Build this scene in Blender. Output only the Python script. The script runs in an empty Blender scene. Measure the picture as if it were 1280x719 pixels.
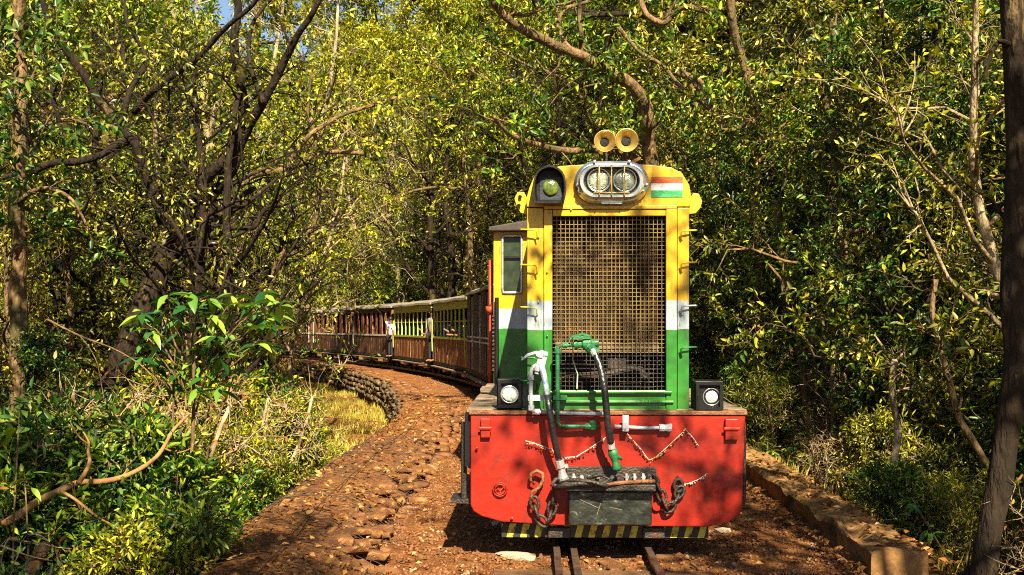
import bpy, bmesh, math, random
import numpy as np
from mathutils import Vector, Matrix, noise
S = bpy.context.scene
COL = S.collection
PI = math.pi
R = random.Random(7)
NP = np.random.RandomState(11)

# ------------------------------------------------------------------ camera, sky, sun, exposure
F = 1240.0          # focal length in photo pixels
EYE = 1.5
HOR = 408.0         # row of the horizon in the photo
cam = bpy.data.cameras.new('camera'); camo = bpy.data.objects.new('camera', cam); COL.objects.link(camo)
camo.location = (0, 0, EYE); camo.rotation_euler = (PI/2, 0, 0)
cam.sensor_width = 36; cam.lens = F/1280*36; cam.shift_y = (HOR-359.5)/1280
cam.clip_start = 0.05; cam.clip_end = 1000
S.camera = camo
SUN_EL, SUN_AZ = math.radians(43), math.radians(169)      # azimuth clockwise from +Y (view direction)
sd = Vector((math.sin(SUN_AZ)*math.cos(SUN_EL), math.cos(SUN_AZ)*math.cos(SUN_EL), math.sin(SUN_EL)))
w = bpy.data.worlds.new('World'); S.world = w; w.use_nodes = True
wn = w.node_tree; bg = wn.nodes['Background']
sk = wn.nodes.new('ShaderNodeTexSky'); sk.sky_type = 'NISHITA'; sk.sun_disc = False
sk.sun_elevation = SUN_EL; sk.sun_rotation = SUN_AZ
wn.links.new(sk.outputs[0], bg.inputs[0]); bg.inputs[1].default_value = 0.05
sl = bpy.data.lights.new('sun', 'SUN'); sl.energy = 5.0; sl.angle = math.radians(0.5); sl.color = (1.0, 0.88, 0.61)
so = bpy.data.objects.new('sun', sl); COL.objects.link(so); so.rotation_euler = (-sd).to_track_quat('-Z', 'Y').to_euler()
S.view_settings.view_transform = 'Standard'; S.view_settings.look = 'None'
S.view_settings.exposure = 1.8; S.view_settings.gamma = 1.0
S.cycles.max_bounces = 7; S.cycles.diffuse_bounces = 2; S.cycles.glossy_bounces = 2
S.cycles.transmission_bounces = 4; S.cycles.transparent_max_bounces = 4
S.cycles.use_denoising = False; S.cycles.pixel_filter_type = 'BLACKMAN_HARRIS'; S.cycles.filter_width = 1.1
S.cycles.sample_clamp_indirect = 3.0; S.cycles.caustics_reflective = False; S.cycles.caustics_refractive = False

# ------------------------------------------------------------------ helpers
def P(px, py, Y):                       # a point Y metres ahead that the photo shows at (px, py)
    return Vector(((px-640)*Y/F, Y, EYE-(py-HOR)*Y/F))

def tag(o, label=None, cat=None, group=None, kind=None):
    if label: o['label'] = label
    if cat: o['category'] = cat
    if group: o['group'] = group
    if kind: o['kind'] = kind
    return o
def empty(name, loc=(0,0,0), rz=0.0, label=None, cat=None, group=None):
    o = bpy.data.objects.new(name, None); COL.objects.link(o)
    o.location = loc; o.rotation_euler = (0, 0, rz); o.empty_display_size = .2
    return tag(o, label, cat, group)
def copy_tree(o, parent=None):
    c = o.copy(); COL.objects.link(c)
    if parent: c.parent = parent
    for ch in o.children: copy_tree(ch, c)
    return c

class MB:
    def __init__(s): s.v = []; s.f = []
    def add(s, vs, fs):
        b = len(s.v); s.v += [tuple(v) for v in vs]; s.f += [tuple(b+i for i in f) for f in fs]
    def box(s, x0, x1, y0, y1, z0, z1):
        s.add([(x0,y0,z0),(x1,y0,z0),(x1,y1,z0),(x0,y1,z0),(x0,y0,z1),(x1,y0,z1),(x1,y1,z1),(x0,y1,z1)],
              [(0,3,2,1),(4,5,6,7),(0,1,5,4),(1,2,6,5),(2,3,7,6),(3,0,4,7)])
        return s
    def bar(s, a, b, w, h=None):        # rectangular bar from a to b
        a = Vector(a); b = Vector(b); h = h or w
        d = (b-a).normalized(); up = Vector((0,0,1)) if abs(d.z) < .95 else Vector((0,1,0))
        sx = d.cross(up).normalized()*w/2; sy = sx.cross(d).normalized()*h/2
        vs = [a-sx-sy, a+sx-sy, a+sx+sy, a-sx+sy, b-sx-sy, b+sx-sy, b+sx+sy, b-sx+sy]
        s.add(vs, [(0,3,2,1),(4,5,6,7),(0,1,5,4),(1,2,6,5),(2,3,7,6),(3,0,4,7)]); return s
    def tube(s, pts, rad, n=6, closed=False, cap=True):
        pts = [Vector(p) for p in pts]; m = len(pts)
        if not hasattr(rad, '__len__'): rad = [rad]*m
        prev = None; b = len(s.v)
        for i, p in enumerate(pts):
            if closed: d = pts[(i+1) % m]-pts[i-1]
            else: d = pts[min(i+1, m-1)]-pts[max(i-1, 0)]
            if d.length < 1e-9: d = Vector((0,0,1))
            d.normalize()
            if prev is None:
                u = Vector((0,0,1)) if abs(d.z) < .8 else Vector((1,0,0))
                u = (u-d*u.dot(d)).normalized()
            else:
                u = prev-d*prev.dot(d)
                u = u.normalized() if u.length > 1e-6 else d.orthogonal().normalized()
            prev = u; v = d.cross(u)
            for k in range(n):
                a = 2*PI*k/n
                s.v.append(tuple(p+(u*math.cos(a)+v*math.sin(a))*rad[i]))
        for i in range(m if closed else m-1):
            j = (i+1) % m
            for k in range(n):
                k2 = (k+1) % n
                s.f.append((b+i*n+k, b+i*n+k2, b+j*n+k2, b+j*n+k))
        if not closed and cap:
            s.f.append(tuple(b+k for k in reversed(range(n)))); s.f.append(tuple(b+(m-1)*n+k for k in range(n)))
        return s
    def loft(s, loops, cap0=True, cap1=True):
        b = len(s.v); n = len(loops[0])
        for l in loops: s.v += [tuple(p) for p in l]
        for i in range(len(loops)-1):
            for k in range(n):
                k2 = (k+1) % n
                s.f.append((b+i*n+k, b+(i+1)*n+k, b+(i+1)*n+k2, b+i*n+k2))
        if cap0: s.f.append(tuple(b+k for k in range(n)))
        if cap1: s.f.append(tuple(b+(len(loops)-1)*n+k for k in reversed(range(n))))
        return s
    def prism(s, poly, y0, y1):         # polygon of (x, z), extruded along y
        return s.loft([[(x, y0, z) for x, z in poly], [(x, y1, z) for x, z in poly]])
    def cyl(s, c, axis, r0, r1, h, n=16):
        c = Vector(c); axis = Vector(axis).normalized(); u = axis.orthogonal().normalized(); v = axis.cross(u)
        ring = lambda c, r: [c+(u*math.cos(2*PI*k/n)+v*math.sin(2*PI*k/n))*r for k in range(n)]
        return s.loft([ring(c, r0), ring(c+axis*h, r1)])
    def lathe(s, c, axis, prof, n=20, cap0=True, cap1=True):   # prof: (distance along axis, radius)
        c = Vector(c); axis = Vector(axis).normalized(); u = axis.orthogonal().normalized(); v = axis.cross(u)
        return s.loft([[c+axis*t+(u*math.cos(2*PI*k/n)+v*math.sin(2*PI*k/n))*r for k in range(n)] for t, r in prof], cap0, cap1)
    def ball(s, c, r, k=1.0):
        t = (1+5**.5)/2; q = r/math.sqrt(1+t*t)
        vs = [(-1,t,0),(1,t,0),(-1,-t,0),(1,-t,0),(0,-1,t),(0,1,t),(0,-1,-t),(0,1,-t),(t,0,-1),(t,0,1),(-t,0,-1),(-t,0,1)]
        fs = [(0,11,5),(0,5,1),(0,1,7),(0,7,10),(0,10,11),(1,5,9),(5,11,4),(11,10,2),(10,7,6),(7,1,8),(3,9,4),(3,4,2),(3,2,6),(3,6,8),(3,8,9),(4,9,5),(2,4,11),(6,2,10),(8,6,7),(9,8,1)]
        s.add([(c[0]+x*q, c[1]+y*q, c[2]+z*q*k) for x, y, z in vs], fs); return s
    def build(s, name, mat, parent=None, smooth=False, bevel=0, fix=True):
        me = bpy.data.meshes.new(name); me.from_pydata(s.v, [], s.f)
        if fix:
            bm = bmesh.new(); bm.from_mesh(me); bmesh.ops.recalc_face_normals(bm, faces=bm.faces); bm.to_mesh(me); bm.free()
        if smooth: me.polygons.foreach_set('use_smooth', [True]*len(me.polygons))
        if mat: me.materials.append(mat)
        o = bpy.data.objects.new(name, me); COL.objects.link(o)
        if parent: o.parent = parent
        if bevel:
            b = o.modifiers.new('bevel', 'BEVEL'); b.width = bevel; b.segments = 2; b.limit_method = 'ANGLE'
            b.angle_limit = math.radians(40)
        return o
def link(me, name, parent=None, loc=(0,0,0), rot=(0,0,0), sc=(1,1,1)):
    o = bpy.data.objects.new(name, me); COL.objects.link(o); o.parent = parent
    o.location = loc; o.rotation_euler = rot; o.scale = sc
    return o

# ------------------------------------------------------------------ materials
def mat(name, col, rough=.6, metal=0., col2=None, scale=8., bump=.2, bscale=60., spec=.4, bd=.02, dirt=None, dscale=3., dlo=.5, dhi=.7, stretch=None, detail=6):
    m = bpy.data.materials.new(name); m.use_nodes = True
    nt = m.node_tree; N = nt.nodes; L = nt.links; b = N['Principled BSDF']
    b.inputs['Roughness'].default_value = rough; b.inputs['Metallic'].default_value = metal
    b.inputs['Specular IOR Level'].default_value = spec
    tc = N.new('ShaderNodeTexCoord'); src = tc.outputs['Object']
    if stretch:
        mp = N.new('ShaderNodeMapping'); mp.inputs['Scale'].default_value = stretch; L.new(src, mp.inputs['Vector']); src = mp.outputs[0]
    n1 = N.new('ShaderNodeTexNoise'); n1.inputs['Scale'].default_value = scale; n1.inputs['Detail'].default_value = detail; n1.inputs['Roughness'].default_value = .65
    L.new(src, n1.inputs['Vector'])
    cr = N.new('ShaderNodeValToRGB'); cr.color_ramp.elements[0].position = .3; cr.color_ramp.elements[1].position = .7
    cr.color_ramp.elements[0].color = (*(col2 or tuple(c*.6 for c in col)), 1); cr.color_ramp.elements[1].color = (*col, 1)
    L.new(n1.outputs['Fac'], cr.inputs['Fac']); out = cr.outputs[0]
    if dirt:
        n2 = N.new('ShaderNodeTexNoise'); n2.inputs['Scale'].default_value = dscale; n2.inputs['Detail'].default_value = 8; n2.inputs['Roughness'].default_value = .7
        L.new(src, n2.inputs['Vector'])
        mr = N.new('ShaderNodeMapRange'); mr.inputs[1].default_value = dlo; mr.inputs[2].default_value = dhi
        L.new(n2.outputs['Fac'], mr.inputs[0])
        mx = N.new('ShaderNodeMix'); mx.data_type = 'RGBA'; L.new(mr.outputs[0], mx.inputs[0]); L.new(out, mx.inputs[6])
        mx.inputs[7].default_value = (*dirt, 1); out = mx.outputs[2]
    L.new(out, b.inputs['Base Color'])
    if bump:
        n3 = N.new('ShaderNodeTexNoise'); n3.inputs['Scale'].default_value = bscale; n3.inputs['Detail'].default_value = 7
        L.new(src, n3.inputs['Vector'])
        bp = N.new('ShaderNodeBump'); bp.inputs['Strength'].default_value = bump; bp.inputs['Distance'].default_value = bd
        L.new(n3.outputs['Fac'], bp.inputs['Height']); L.new(bp.outputs[0], b.inputs['Normal'])
    return m

def leafmat(name, cols, trans=.35, rough=.42, spec=.5, patch=None):
    m = bpy.data.materials.new(name); m.use_nodes = True
    nt = m.node_tree; N = nt.nodes; L = nt.links; b = N['Principled BSDF']
    b.inputs['Roughness'].default_value = rough; b.inputs['Specular IOR Level'].default_value = spec*.7
    at = N.new('ShaderNodeAttribute'); at.attribute_name = 'rnd'
    oi = N.new('ShaderNodeObjectInfo')
    cr = N.new('ShaderNodeValToRGB'); e = cr.color_ramp.elements
    e[0].position = 0; e[0].color = (*cols[0], 1); e[1].position = 1; e[1].color = (*cols[-1], 1)
    for i, c in enumerate(cols[1:-1]):
        k = e.new((i+1)/(len(cols)-1)); k.color = (*c, 1)
    mm = N.new('ShaderNodeMath'); mm.operation = 'MULTIPLY_ADD'; mm.inputs[1].default_value = .35; mm.inputs[2].default_value = -.17
    L.new(oi.outputs['Random'], mm.inputs[0])
    ad = N.new('ShaderNodeMath'); ad.operation = 'ADD'; ad.use_clamp = True
    L.new(at.outputs['Fac'], ad.inputs[0]); L.new(mm.outputs[0], ad.inputs[1]); L.new(ad.outputs[0], cr.inputs['Fac'])
    L.new(cr.outputs[0], b.inputs['Base Color'])
    tr = N.new('ShaderNodeBsdfTranslucent')
    hs = N.new('ShaderNodeHueSaturation'); hs.inputs['Saturation'].default_value = 1.15; hs.inputs['Value'].default_value = 1.3
    L.new(cr.outputs[0], hs.inputs['Color']); L.new(hs.outputs[0], tr.inputs['Color'])
    mx = N.new('ShaderNodeMixShader'); mx.inputs[0].default_value = trans*.7
    L.new(b.outputs[0], mx.inputs[1]); L.new(tr.outputs[0], mx.inputs[2])
    L.new(mx.outputs[0], N['Material Output'].inputs['Surface'])
    return m

LM_yel = leafmat('leaf_yellow_green', [(.022,.048,.003),(.12,.155,.005),(.31,.30,.008),(.58,.50,.035)], .35)  # leaf tones; sun highlights and deep shade are put into the ramp ends
LM_grn = leafmat('leaf_mid_green', [(.010,.036,.004),(.045,.115,.006),(.16,.24,.009),(.44,.44,.03)], .3)
LM_olv = leafmat('leaf_olive', [(.010,.022,.003),(.06,.085,.005),(.20,.19,.010),(.48,.40,.06)], .25, .35, .6)
LM_drk = leafmat('leaf_dark_green', [(.008,.026,.004),(.022,.07,.007),(.07,.14,.011),(.22,.27,.035)], .22, .38, .5)
LM_big = leafmat('leaf_glossy_green', [(.010,.05,.010),(.025,.10,.016),(.08,.18,.02),(.24,.34,.04)], .28, .28, .6)
LM_dry = leafmat('leaf_dry', [(.10,.035,.012),(.20,.08,.02),(.32,.15,.04),(.45,.27,.1)], .1, .7, .2)
LM_gra = leafmat('grass_dry', [(.16,.14,.02),(.28,.24,.03),(.42,.34,.05),(.50,.40,.1)], .3, .5, .3)

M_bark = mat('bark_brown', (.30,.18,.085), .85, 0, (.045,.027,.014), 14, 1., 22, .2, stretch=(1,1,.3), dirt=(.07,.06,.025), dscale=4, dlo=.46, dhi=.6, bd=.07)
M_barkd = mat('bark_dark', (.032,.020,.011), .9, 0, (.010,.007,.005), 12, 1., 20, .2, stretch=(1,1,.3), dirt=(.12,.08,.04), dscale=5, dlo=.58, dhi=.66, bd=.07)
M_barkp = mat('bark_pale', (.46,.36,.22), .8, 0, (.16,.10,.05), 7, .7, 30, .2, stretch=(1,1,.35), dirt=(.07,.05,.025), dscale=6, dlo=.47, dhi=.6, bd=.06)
M_yellow = mat('paint_yellow', (.58,.41,.008), .38, 0, (.46,.30,.01), 5, .08, 40, .5)
M_green = mat('paint_green_pipe', (.02,.15,.05), .4, 0, (.012,.08,.03), 12, .25, 90, .5, dirt=(.03,.03,.02), dscale=9, dlo=.55, dhi=.7)
M_white = mat('paint_white_pipe', (.36,.36,.42), .45, 0, (.38,.38,.45), 14, .25, 90, .5, dirt=(.07,.05,.04), dscale=14, dlo=.55, dhi=.65)
M_silver = mat('paint_silver', (.60,.60,.62), .3, .6, (.38,.38,.40), 14, .15, 90, .5, dirt=(.12,.10,.08), dscale=12, dlo=.55, dhi=.7)
M_chrome = mat('chrome', (.66,.67,.66), .25, .85, (.42,.43,.42), 14, .05, 60, .5)
M_red = mat('paint_red', (.33,.014,.003), .45, 0, (.17,.007,.003), 2.4, .7, 4, .35, dirt=(.09,.014,.007), dscale=5, dlo=.52, dhi=.70)
M_black = mat('black_paint', (.007,.007,.009), .5, 0, (.004,.004,.005), 9, .15, 60, .22)
M_iron = mat('iron_black', (.05,.042,.036), .5, .4, (.016,.013,.012), 18, .5, 70, .5, dirt=(.13,.055,.025), dscale=10, dlo=.55, dhi=.7)
M_rust = mat('rusty_iron', (.30,.125,.055), .65, .3, (.07,.032,.02), 18, .5, 80, .4)
M_rubber = mat('hose_rubber', (.018,.018,.022), .28, 0, (.010,.010,.012), 20, .3, 50, .6)
M_hoseb = mat('hose_blue', (.12,.20,.38), .3, .2, (.45,.48,.5), 20, .3, 50, .6)
M_deck = mat('deck_weathered', (.26,.19,.13), .7, 0, (.09,.06,.04), 8, .5, 60, .3)
M_brass = mat('brass_paint', (.50,.35,.09), .35, .35, (.42,.27,.07), 12, .15, 60, .5, dirt=(.07,.05,.02), dscale=14, dlo=.58, dhi=.7)
M_gold = mat('grille_wire', (.21,.145,.042), .55, .3, (.09,.06,.02), 20, 0, 60, .5)
M_core = mat('radiator_core', (.08,.032,.010), .6, .2, (.018,.01,.006), 3, .5, 90, .4, dirt=(.42,.2,.05), dscale=2.3, dlo=.56, dhi=.74)  # orange patches in the colour imitate a warm glow behind the grille
M_wood = mat('sleeper_wood', (.22,.115,.055), .85, 0, (.08,.04,.02), 8, .8, 40, .2, stretch=(1,6,6))
M_rail = mat('rail_steel', (.28,.20,.15), .35, .7, (.14,.07,.04), 14, .2, 60, .5)
M_wall = mat('plaster_wall', (.38,.20,.07), .9, 0, (.13,.065,.025), 3.5, 1.0, 18, .2, dirt=(.05,.035,.015), dscale=3, dlo=.46, dhi=.66)
M_stone = mat('laterite_stone', (.24,.10,.036), .88, 0, (.07,.03,.013), 3.2, 1.0, 22, .2, dirt=(.50,.28,.11), dscale=1.6, dlo=.56, dhi=.72)
M_stone2 = mat('dark_wall_stone', (.15,.10,.055), .9, 0, (.05,.032,.018), 3.2, 1.0, 22, .2, dirt=(.30,.25,.10), dscale=2.6, dlo=.52, dhi=.72)
M_wire = mat('galvanised_wire', (.07,.04,.025), .7, .2, (.03,.02,.012), 30, 0, 60, .3)
M_lime = mat('paint_lime', (.50,.54,.08), .5, 0, (.38,.44,.08), 10, .1, 60, .4, dirt=(.18,.16,.06), dscale=6, dlo=.55, dhi=.72)
M_dkwood = mat('coach_panel_rusty', (.26,.085,.025), .55, 0, (.03,.012,.008), 6, .3, 60, .4, stretch=(3,3,.5), dirt=(.55,.30,.12), dscale=3.2, dlo=.54, dhi=.64)
M_brown = mat('coach_brown', (.085,.032,.018), .6, 0, (.022,.010,.007), 5, .3, 60, .3, stretch=(3,3,.6), dirt=(.45,.24,.1), dscale=2.6, dlo=.55, dhi=.7)
M_van = mat('coach_dark_boards', (.05,.036,.032), .6, 0, (.03,.02,.02), 8, .4, 60, .4, stretch=(3,3,.5), dirt=(.22,.14,.1), dscale=3, dlo=.56, dhi=.7)
M_blue = mat('paint_dark_blue', (.03,.06,.22), .45, 0, (.02,.035,.12), 8, .1, 60, .4)
M_seat = mat('seat_blue', (.03,.20,.42), .6, 0, (.02,.12,.28), 8, .2, 60, .3)
M_roof = mat('coach_roof_felt', (.28,.25,.20), .85, 0, (.14,.12,.09), 2.5, .6, 18, .2, dirt=(.10,.08,.05), dscale=3, dlo=.5, dhi=.7)
M_cream = mat('faded_white', (.60,.55,.50), .6, 0, (.4,.35,.3), 8, .1, 60, .3)
M_under = mat('underframe_black', (.022,.018,.016), .7, .1, (.012,.01,.01), 8, .3, 60, .3)
M_skin = mat('skin', (.20,.10,.055), .55, 0, (.15,.07,.04), 8, 0, 60, .4)
M_hair = mat('hair', (.012,.010,.010), .5, 0, (.008,.007,.007), 8, 0, 60, .4)
def cloth(name, c): return mat(name, c, .85, 0, tuple(x*.75 for x in c), 12, .2, 60, .1)

def striped(name):                       # yellow / white / green by height, painted on the metal
    m = bpy.data.materials.new(name); m.use_nodes = True
    nt = m.node_tree; N = nt.nodes; L = nt.links; b = N['Principled BSDF']
    b.inputs['Roughness'].default_value = .36; b.inputs['Specular IOR Level'].default_value = .5
    tc = N.new('ShaderNodeTexCoord'); sp = N.new('ShaderNodeSeparateXYZ'); L.new(tc.outputs['Object'], sp.inputs[0])
    nz = N.new('ShaderNodeTexNoise'); nz.inputs['Scale'].default_value = 9; nz.inputs['Detail'].default_value = 6; L.new(tc.outputs['Object'], nz.inputs['Vector'])
    def gt(th):
        a = N.new('ShaderNodeMath'); a.operation = 'MULTIPLY_ADD'; a.inputs[1].default_value = .026; L.new(nz.outputs['Fac'], a.inputs[0]); L.new(sp.outputs['Z'], a.inputs[2])
        g = N.new('ShaderNodeMath'); g.operation = 'GREATER_THAN'; g.inputs[1].default_value = th+.013; L.new(a.outputs[0], g.inputs[0]); return g.outputs[0]
    def varied(c1, c2):
        cr = N.new('ShaderNodeValToRGB'); cr.color_ramp.elements[0].color = (*c1, 1); cr.color_ramp.elements[1].color = (*c2, 1)
        cr.color_ramp.elements[0].position = .3; cr.color_ramp.elements[1].position = .65; L.new(nz.outputs['Fac'], cr.inputs[0]); return cr.outputs[0]
    def mix(f, a, c):
        x = N.new('ShaderNodeMix'); x.data_type = 'RGBA'; L.new(f, x.inputs[0]); L.new(a, x.inputs[6]); L.new(c, x.inputs[7]); return x.outputs[2]
    g = varied((.008,.075,.008), (.020,.165,.013)); wh = varied((.22,.27,.31), (.34,.40,.44)); y = varied((.40,.24,.003), (.56,.35,.005))
    c = mix(gt(1.672), mix(gt(1.478), g, wh), y)
    n2 = N.new('ShaderNodeTexNoise'); n2.inputs['Scale'].default_value = 16; n2.inputs['Detail'].default_value = 9; n2.inputs['Roughness'].default_value = .75
    mp = N.new('ShaderNodeMapping'); mp.inputs['Scale'].default_value = (1.6, 1.6, .35); L.new(tc.outputs['Object'], mp.inputs[0]); L.new(mp.outputs[0], n2.inputs['Vector'])
    mr = N.new('ShaderNodeMapRange'); mr.inputs[1].default_value = .55; mr.inputs[2].default_value = .72; L.new(n2.outputs['Fac'], mr.inputs[0])
    x = N.new('ShaderNodeMix'); x.data_type = 'RGBA'; L.new(mr.outputs[0], x.inputs[0]); L.new(c, x.inputs[6]); x.inputs[7].default_value = (.09,.05,.015,1)
    L.new(x.outputs[2], b.inputs['Base Color'])
    n3 = N.new('ShaderNodeTexNoise'); n3.inputs['Scale'].default_value = 5; L.new(tc.outputs['Object'], n3.inputs['Vector'])
    bp = N.new('ShaderNodeBump'); bp.inputs['Strength'].default_value = .25; bp.inputs['Distance'].default_value = .03; L.new(n3.outputs['Fac'], bp.inputs['Height']); L.new(bp.outputs[0], b.inputs['Normal'])
    return m
M_stripe = striped('paint_yellow_white_green')

def groundmat():
    m = bpy.data.materials.new('forest_soil'); m.use_nodes = True
    nt = m.node_tree; N = nt.nodes; L = nt.links; b = N['Principled BSDF']; b.inputs['Roughness'].default_value = .95; b.inputs['Specular IOR Level'].default_value = .15
    tc = N.new('ShaderNodeTexCoord'); src = tc.outputs['Object']
    at = N.new('ShaderNodeAttribute'); at.attribute_name = 'bed'
    def nz(sc, d=8):
        n = N.new('ShaderNodeTexNoise'); n.inputs['Scale'].default_value = sc; n.inputs['Detail'].default_value = d; n.inputs['Roughness'].default_value = .7; L.new(src, n.inputs['Vector']); return n.outputs['Fac']
    def ramp(f, a, c, p0=.35, p1=.65):
        cr = N.new('ShaderNodeValToRGB'); cr.color_ramp.elements[0].color = (*a, 1); cr.color_ramp.elements[1].color = (*c, 1)
        cr.color_ramp.elements[0].position = p0; cr.color_ramp.elements[1].position = p1; L.new(f, cr.inputs[0]); return cr.outputs[0]
    def mix(f, a, c):
        x = N.new('ShaderNodeMix'); x.data_type = 'RGBA'; L.new(f, x.inputs[0]); L.new(a, x.inputs[6]); L.new(c, x.inputs[7]); return x.outputs[2]
    bed = mix(ramp(nz(28), (0,0,0), (1,1,1)), ramp(nz(2.2), (.035,.012,.005), (.14,.042,.011)), ramp(nz(3.1), (.16,.050,.012), (.46,.21,.06)))  # lighter tan blotches put sunlit patches into the soil colour
    wild = mix(ramp(nz(14), (0,0,0), (1,1,1)), ramp(nz(1.2), (.05,.032,.012), (.11,.065,.02)), ramp(nz(2), (.13,.10,.02), (.30,.16,.045)))
    L.new(mix(at.outputs['Fac'], wild, bed), b.inputs['Base Color'])
    bp = N.new('ShaderNodeBump'); bp.inputs['Strength'].default_value = 1; bp.inputs['Distance'].default_value = .03; L.new(nz(40, 10), bp.inputs['Height']); L.new(bp.outputs[0], b.inputs['Normal'])
    return m
M_ground = groundmat()

# ------------------------------------------------------------------ the lie of the land
def cx(y):                               # centre line of the track
    if y < 12: return .63+.022*(y-6.6)
    u = y-12; return .75+.022*u-u*u/118
def hd(y): return .022 if y < 12 else .022-(y-12)/59      # dx/dy
EY = [-60,5,6.7,8.2,9.7,11.4,13.8,16.6,19.3,21.8,27.3,33.5,45.5,60,140]
EX = [-2.4,-1.88,-1.93,-1.97,-1.96,-1.94,-1.86,-1.84,-2.06,-2.46,-3.37,-5.08,-9.6,-20,-110]
def edge(y): return float(np.interp(y, EY, EX))
def rgt(y): return cx(y)+1.83+.35        # right side of the low wall
def nzf(x, y, s, z=0): return noise.noise(Vector((x*s, y*s, z)))
def H(x, y):
    e = edge(y); r = rgt(y)
    if x < e:
        d = (e-x)/math.sqrt(1+((edge(y+.5)-edge(y-.5)))**2)
        drop = -.62-.14*min(d, 7) if d > .02 else -.3
        if y > 14: drop += .05*min(d, 5)*min(1, (y-14)/6)
        drop -= .22*max(0., 1-d/3.5)*min(1, max(0, (y-15)/4))
        z = drop+max(0, d-9)*.30
        z = min(z, 7+.1*max(0, d-30))
        return z-.08+.22*nzf(x, y, .5)*min(1, d)+.05*nzf(x, y, 2.4)
    if x > r:
        d = (x-r)/math.sqrt(1+hd(y)**2)
        near = max(0., min(1., (13-y)/5))
        z = -.12-.35*min(d, 1.5)*near+max(0, d-.8)*(.22+.10*(1-near))
        z = min(z, 9+.1*max(0, d-30))
        return z-.06+.22*nzf(x, y, .45, 5)*min(1, d*.7)+.05*nzf(x, y, 2.4)
    return -.085+.018*nzf(x, y, 1.6)+.012*nzf(x, y, 6)
ys = list(np.arange(-25, 4, 1.0))+list(np.arange(4, 26, .2))+list(np.arange(26, 60, .7))+list(np.arange(60, 150, 4))
offL = [-80,-60,-45,-35,-28,-23,-19,-16,-13.5,-11.5,-10,-9,-8,-7,-6.2,-5.4,-4.8,-4.2,-3.6,-3.1,-2.7,-2.3,-1.9,-1.5,-1.2,-.9,-.6,-.35,-.15,-.03]
offR = [.05,.2,.4,.6,.9,1.2,1.5,1.8,2.1,2.4,2.8,3.2,3.7,4.2,4.8,5.5,6.2,7,8,9,10,11.5,13.5,16,19,23,28,35,45,60,80]
nM = 26
vs, fs, bed = [], [], []
for y in ys:
    e, r = edge(y), rgt(y)
    xs = [e+o for o in offL]+[e+.02+(r-e-.04)*i/(nM-1) for i in range(nM)]+[r+o for o in offR]
    for k, x in enumerate(xs):
        vs.append((x, y, H(x, y))); bed.append(1. if len(offL) <= k < len(offL)+nM else (.55 if len(offL)-12 < k < len(offL) and y > 16 else 0.))
nc = len(xs)
for i in range(len(ys)-1):
    for k in range(nc-1):
        a = i*nc+k; fs.append((a, a+1, a+nc+1, a+nc))
me = bpy.data.meshes.new('ground'); me.from_pydata(vs, [], fs)
at = me.attributes.new('bed', 'FLOAT', 'POINT'); at.data.foreach_set('value', bed)
me.polygons.foreach_set('use_smooth', [True]*len(me.polygons)); me.materials.append(M_ground)
tag(link(me, 'ground'), 'forest floor of red brown soil and dead leaves either side of the track', kind='structure')

# ------------------------------------------------------------------ leaves by the thousand
def leafmesh(name, pos, dr, size, material, aspect=.42, fold=.25, full=False, updrift=.8, seed=0):
    n = len(pos); rs = np.random.RandomState(seed+n % 1000)
    pos = np.asarray(pos, float); dr = np.asarray(dr, float); dr /= np.linalg.norm(dr, axis=1)[:, None]+1e-9
    size = np.asarray(size, float)[:, None]
    up = rs.normal(size=(n, 3))*.55; up[:, 2] += updrift
    sd_ = np.cross(dr, up); sd_ /= np.linalg.norm(sd_, axis=1)[:, None]+1e-9
    nm = np.cross(sd_, dr)
    w_ = size*aspect*.5
    if full:
        k = 6
        loc = [(0,0,0),(.28,-.92,fold),(.66,-.72,fold*.6),(1,0,-.15),(.66,.72,fold*.6),(.28,.92,fold)]
        V = np.stack([pos+dr*size*a+sd_*w_*b+nm*size*aspect*c for a, b, c in loc], 1).reshape(-1, 3)
        ix = np.array([[0,1,2,3],[0,3,4,5]])
        Fc = (np.arange(n)[:, None, None]*k+ix[None]).reshape(-1, 4); per = 4
    else:
        k = 4
        loc = [(0,0,0),(.45,-1,fold),(1,0,-.1),(.45,1,fold)]
        V = np.stack([pos+dr*size*a+sd_*w_*b+nm*size*aspect*c for a, b, c in loc], 1).reshape(-1, 3)
        ix = np.array([[0,1,2],[0,2,3]])
        Fc = (np.arange(n)[:, None, None]*k+ix[None]).reshape(-1, 3); per = 3
    me = bpy.data.meshes.new(name)
    me.vertices.add(len(V)); me.vertices.foreach_set('co', V.astype(np.float32).ravel())
    me.loops.add(Fc.size); me.loops.foreach_set('vertex_index', Fc.astype(np.int32).ravel())
    me.polygons.add(len(Fc)); me.polygons.foreach_set('loop_start', np.arange(0, Fc.size, per, dtype=np.int32))
    a = me.attributes.new('rnd', 'FLOAT', 'POINT'); a.data.foreach_set('value', np.repeat(rs.rand(n)**1.15, k).astype(np.float32))
    me.update(calc_edges=True); me.materials.append(material)
    return me

def wobble(a, b, n, amp, rnd, sag=0.):
    a = Vector(a); b = Vector(b); L_ = (b-a).length; pts = []
    o = Vector((rnd.uniform(-9, 9), rnd.uniform(-9, 9), rnd.uniform(-9, 9)))
    for i in range(n+1):
        t = i/n; p = a.lerp(b, t)
        q = noise.noise_vector(o+Vector((t*2.2, 0, 0)))*amp*L_*min(1, t*3)
        q.z += sag*L_*4*t*(1-t); pts.append(p+q)
    return pts
def rdir(rnd, base, spread):
    v = Vector((rnd.gauss(0, 1), rnd.gauss(0, 1), rnd.gauss(0, 1))).normalized()
    return (Vector(base).normalized()*(1-spread)+v*spread).normalized()

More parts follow.
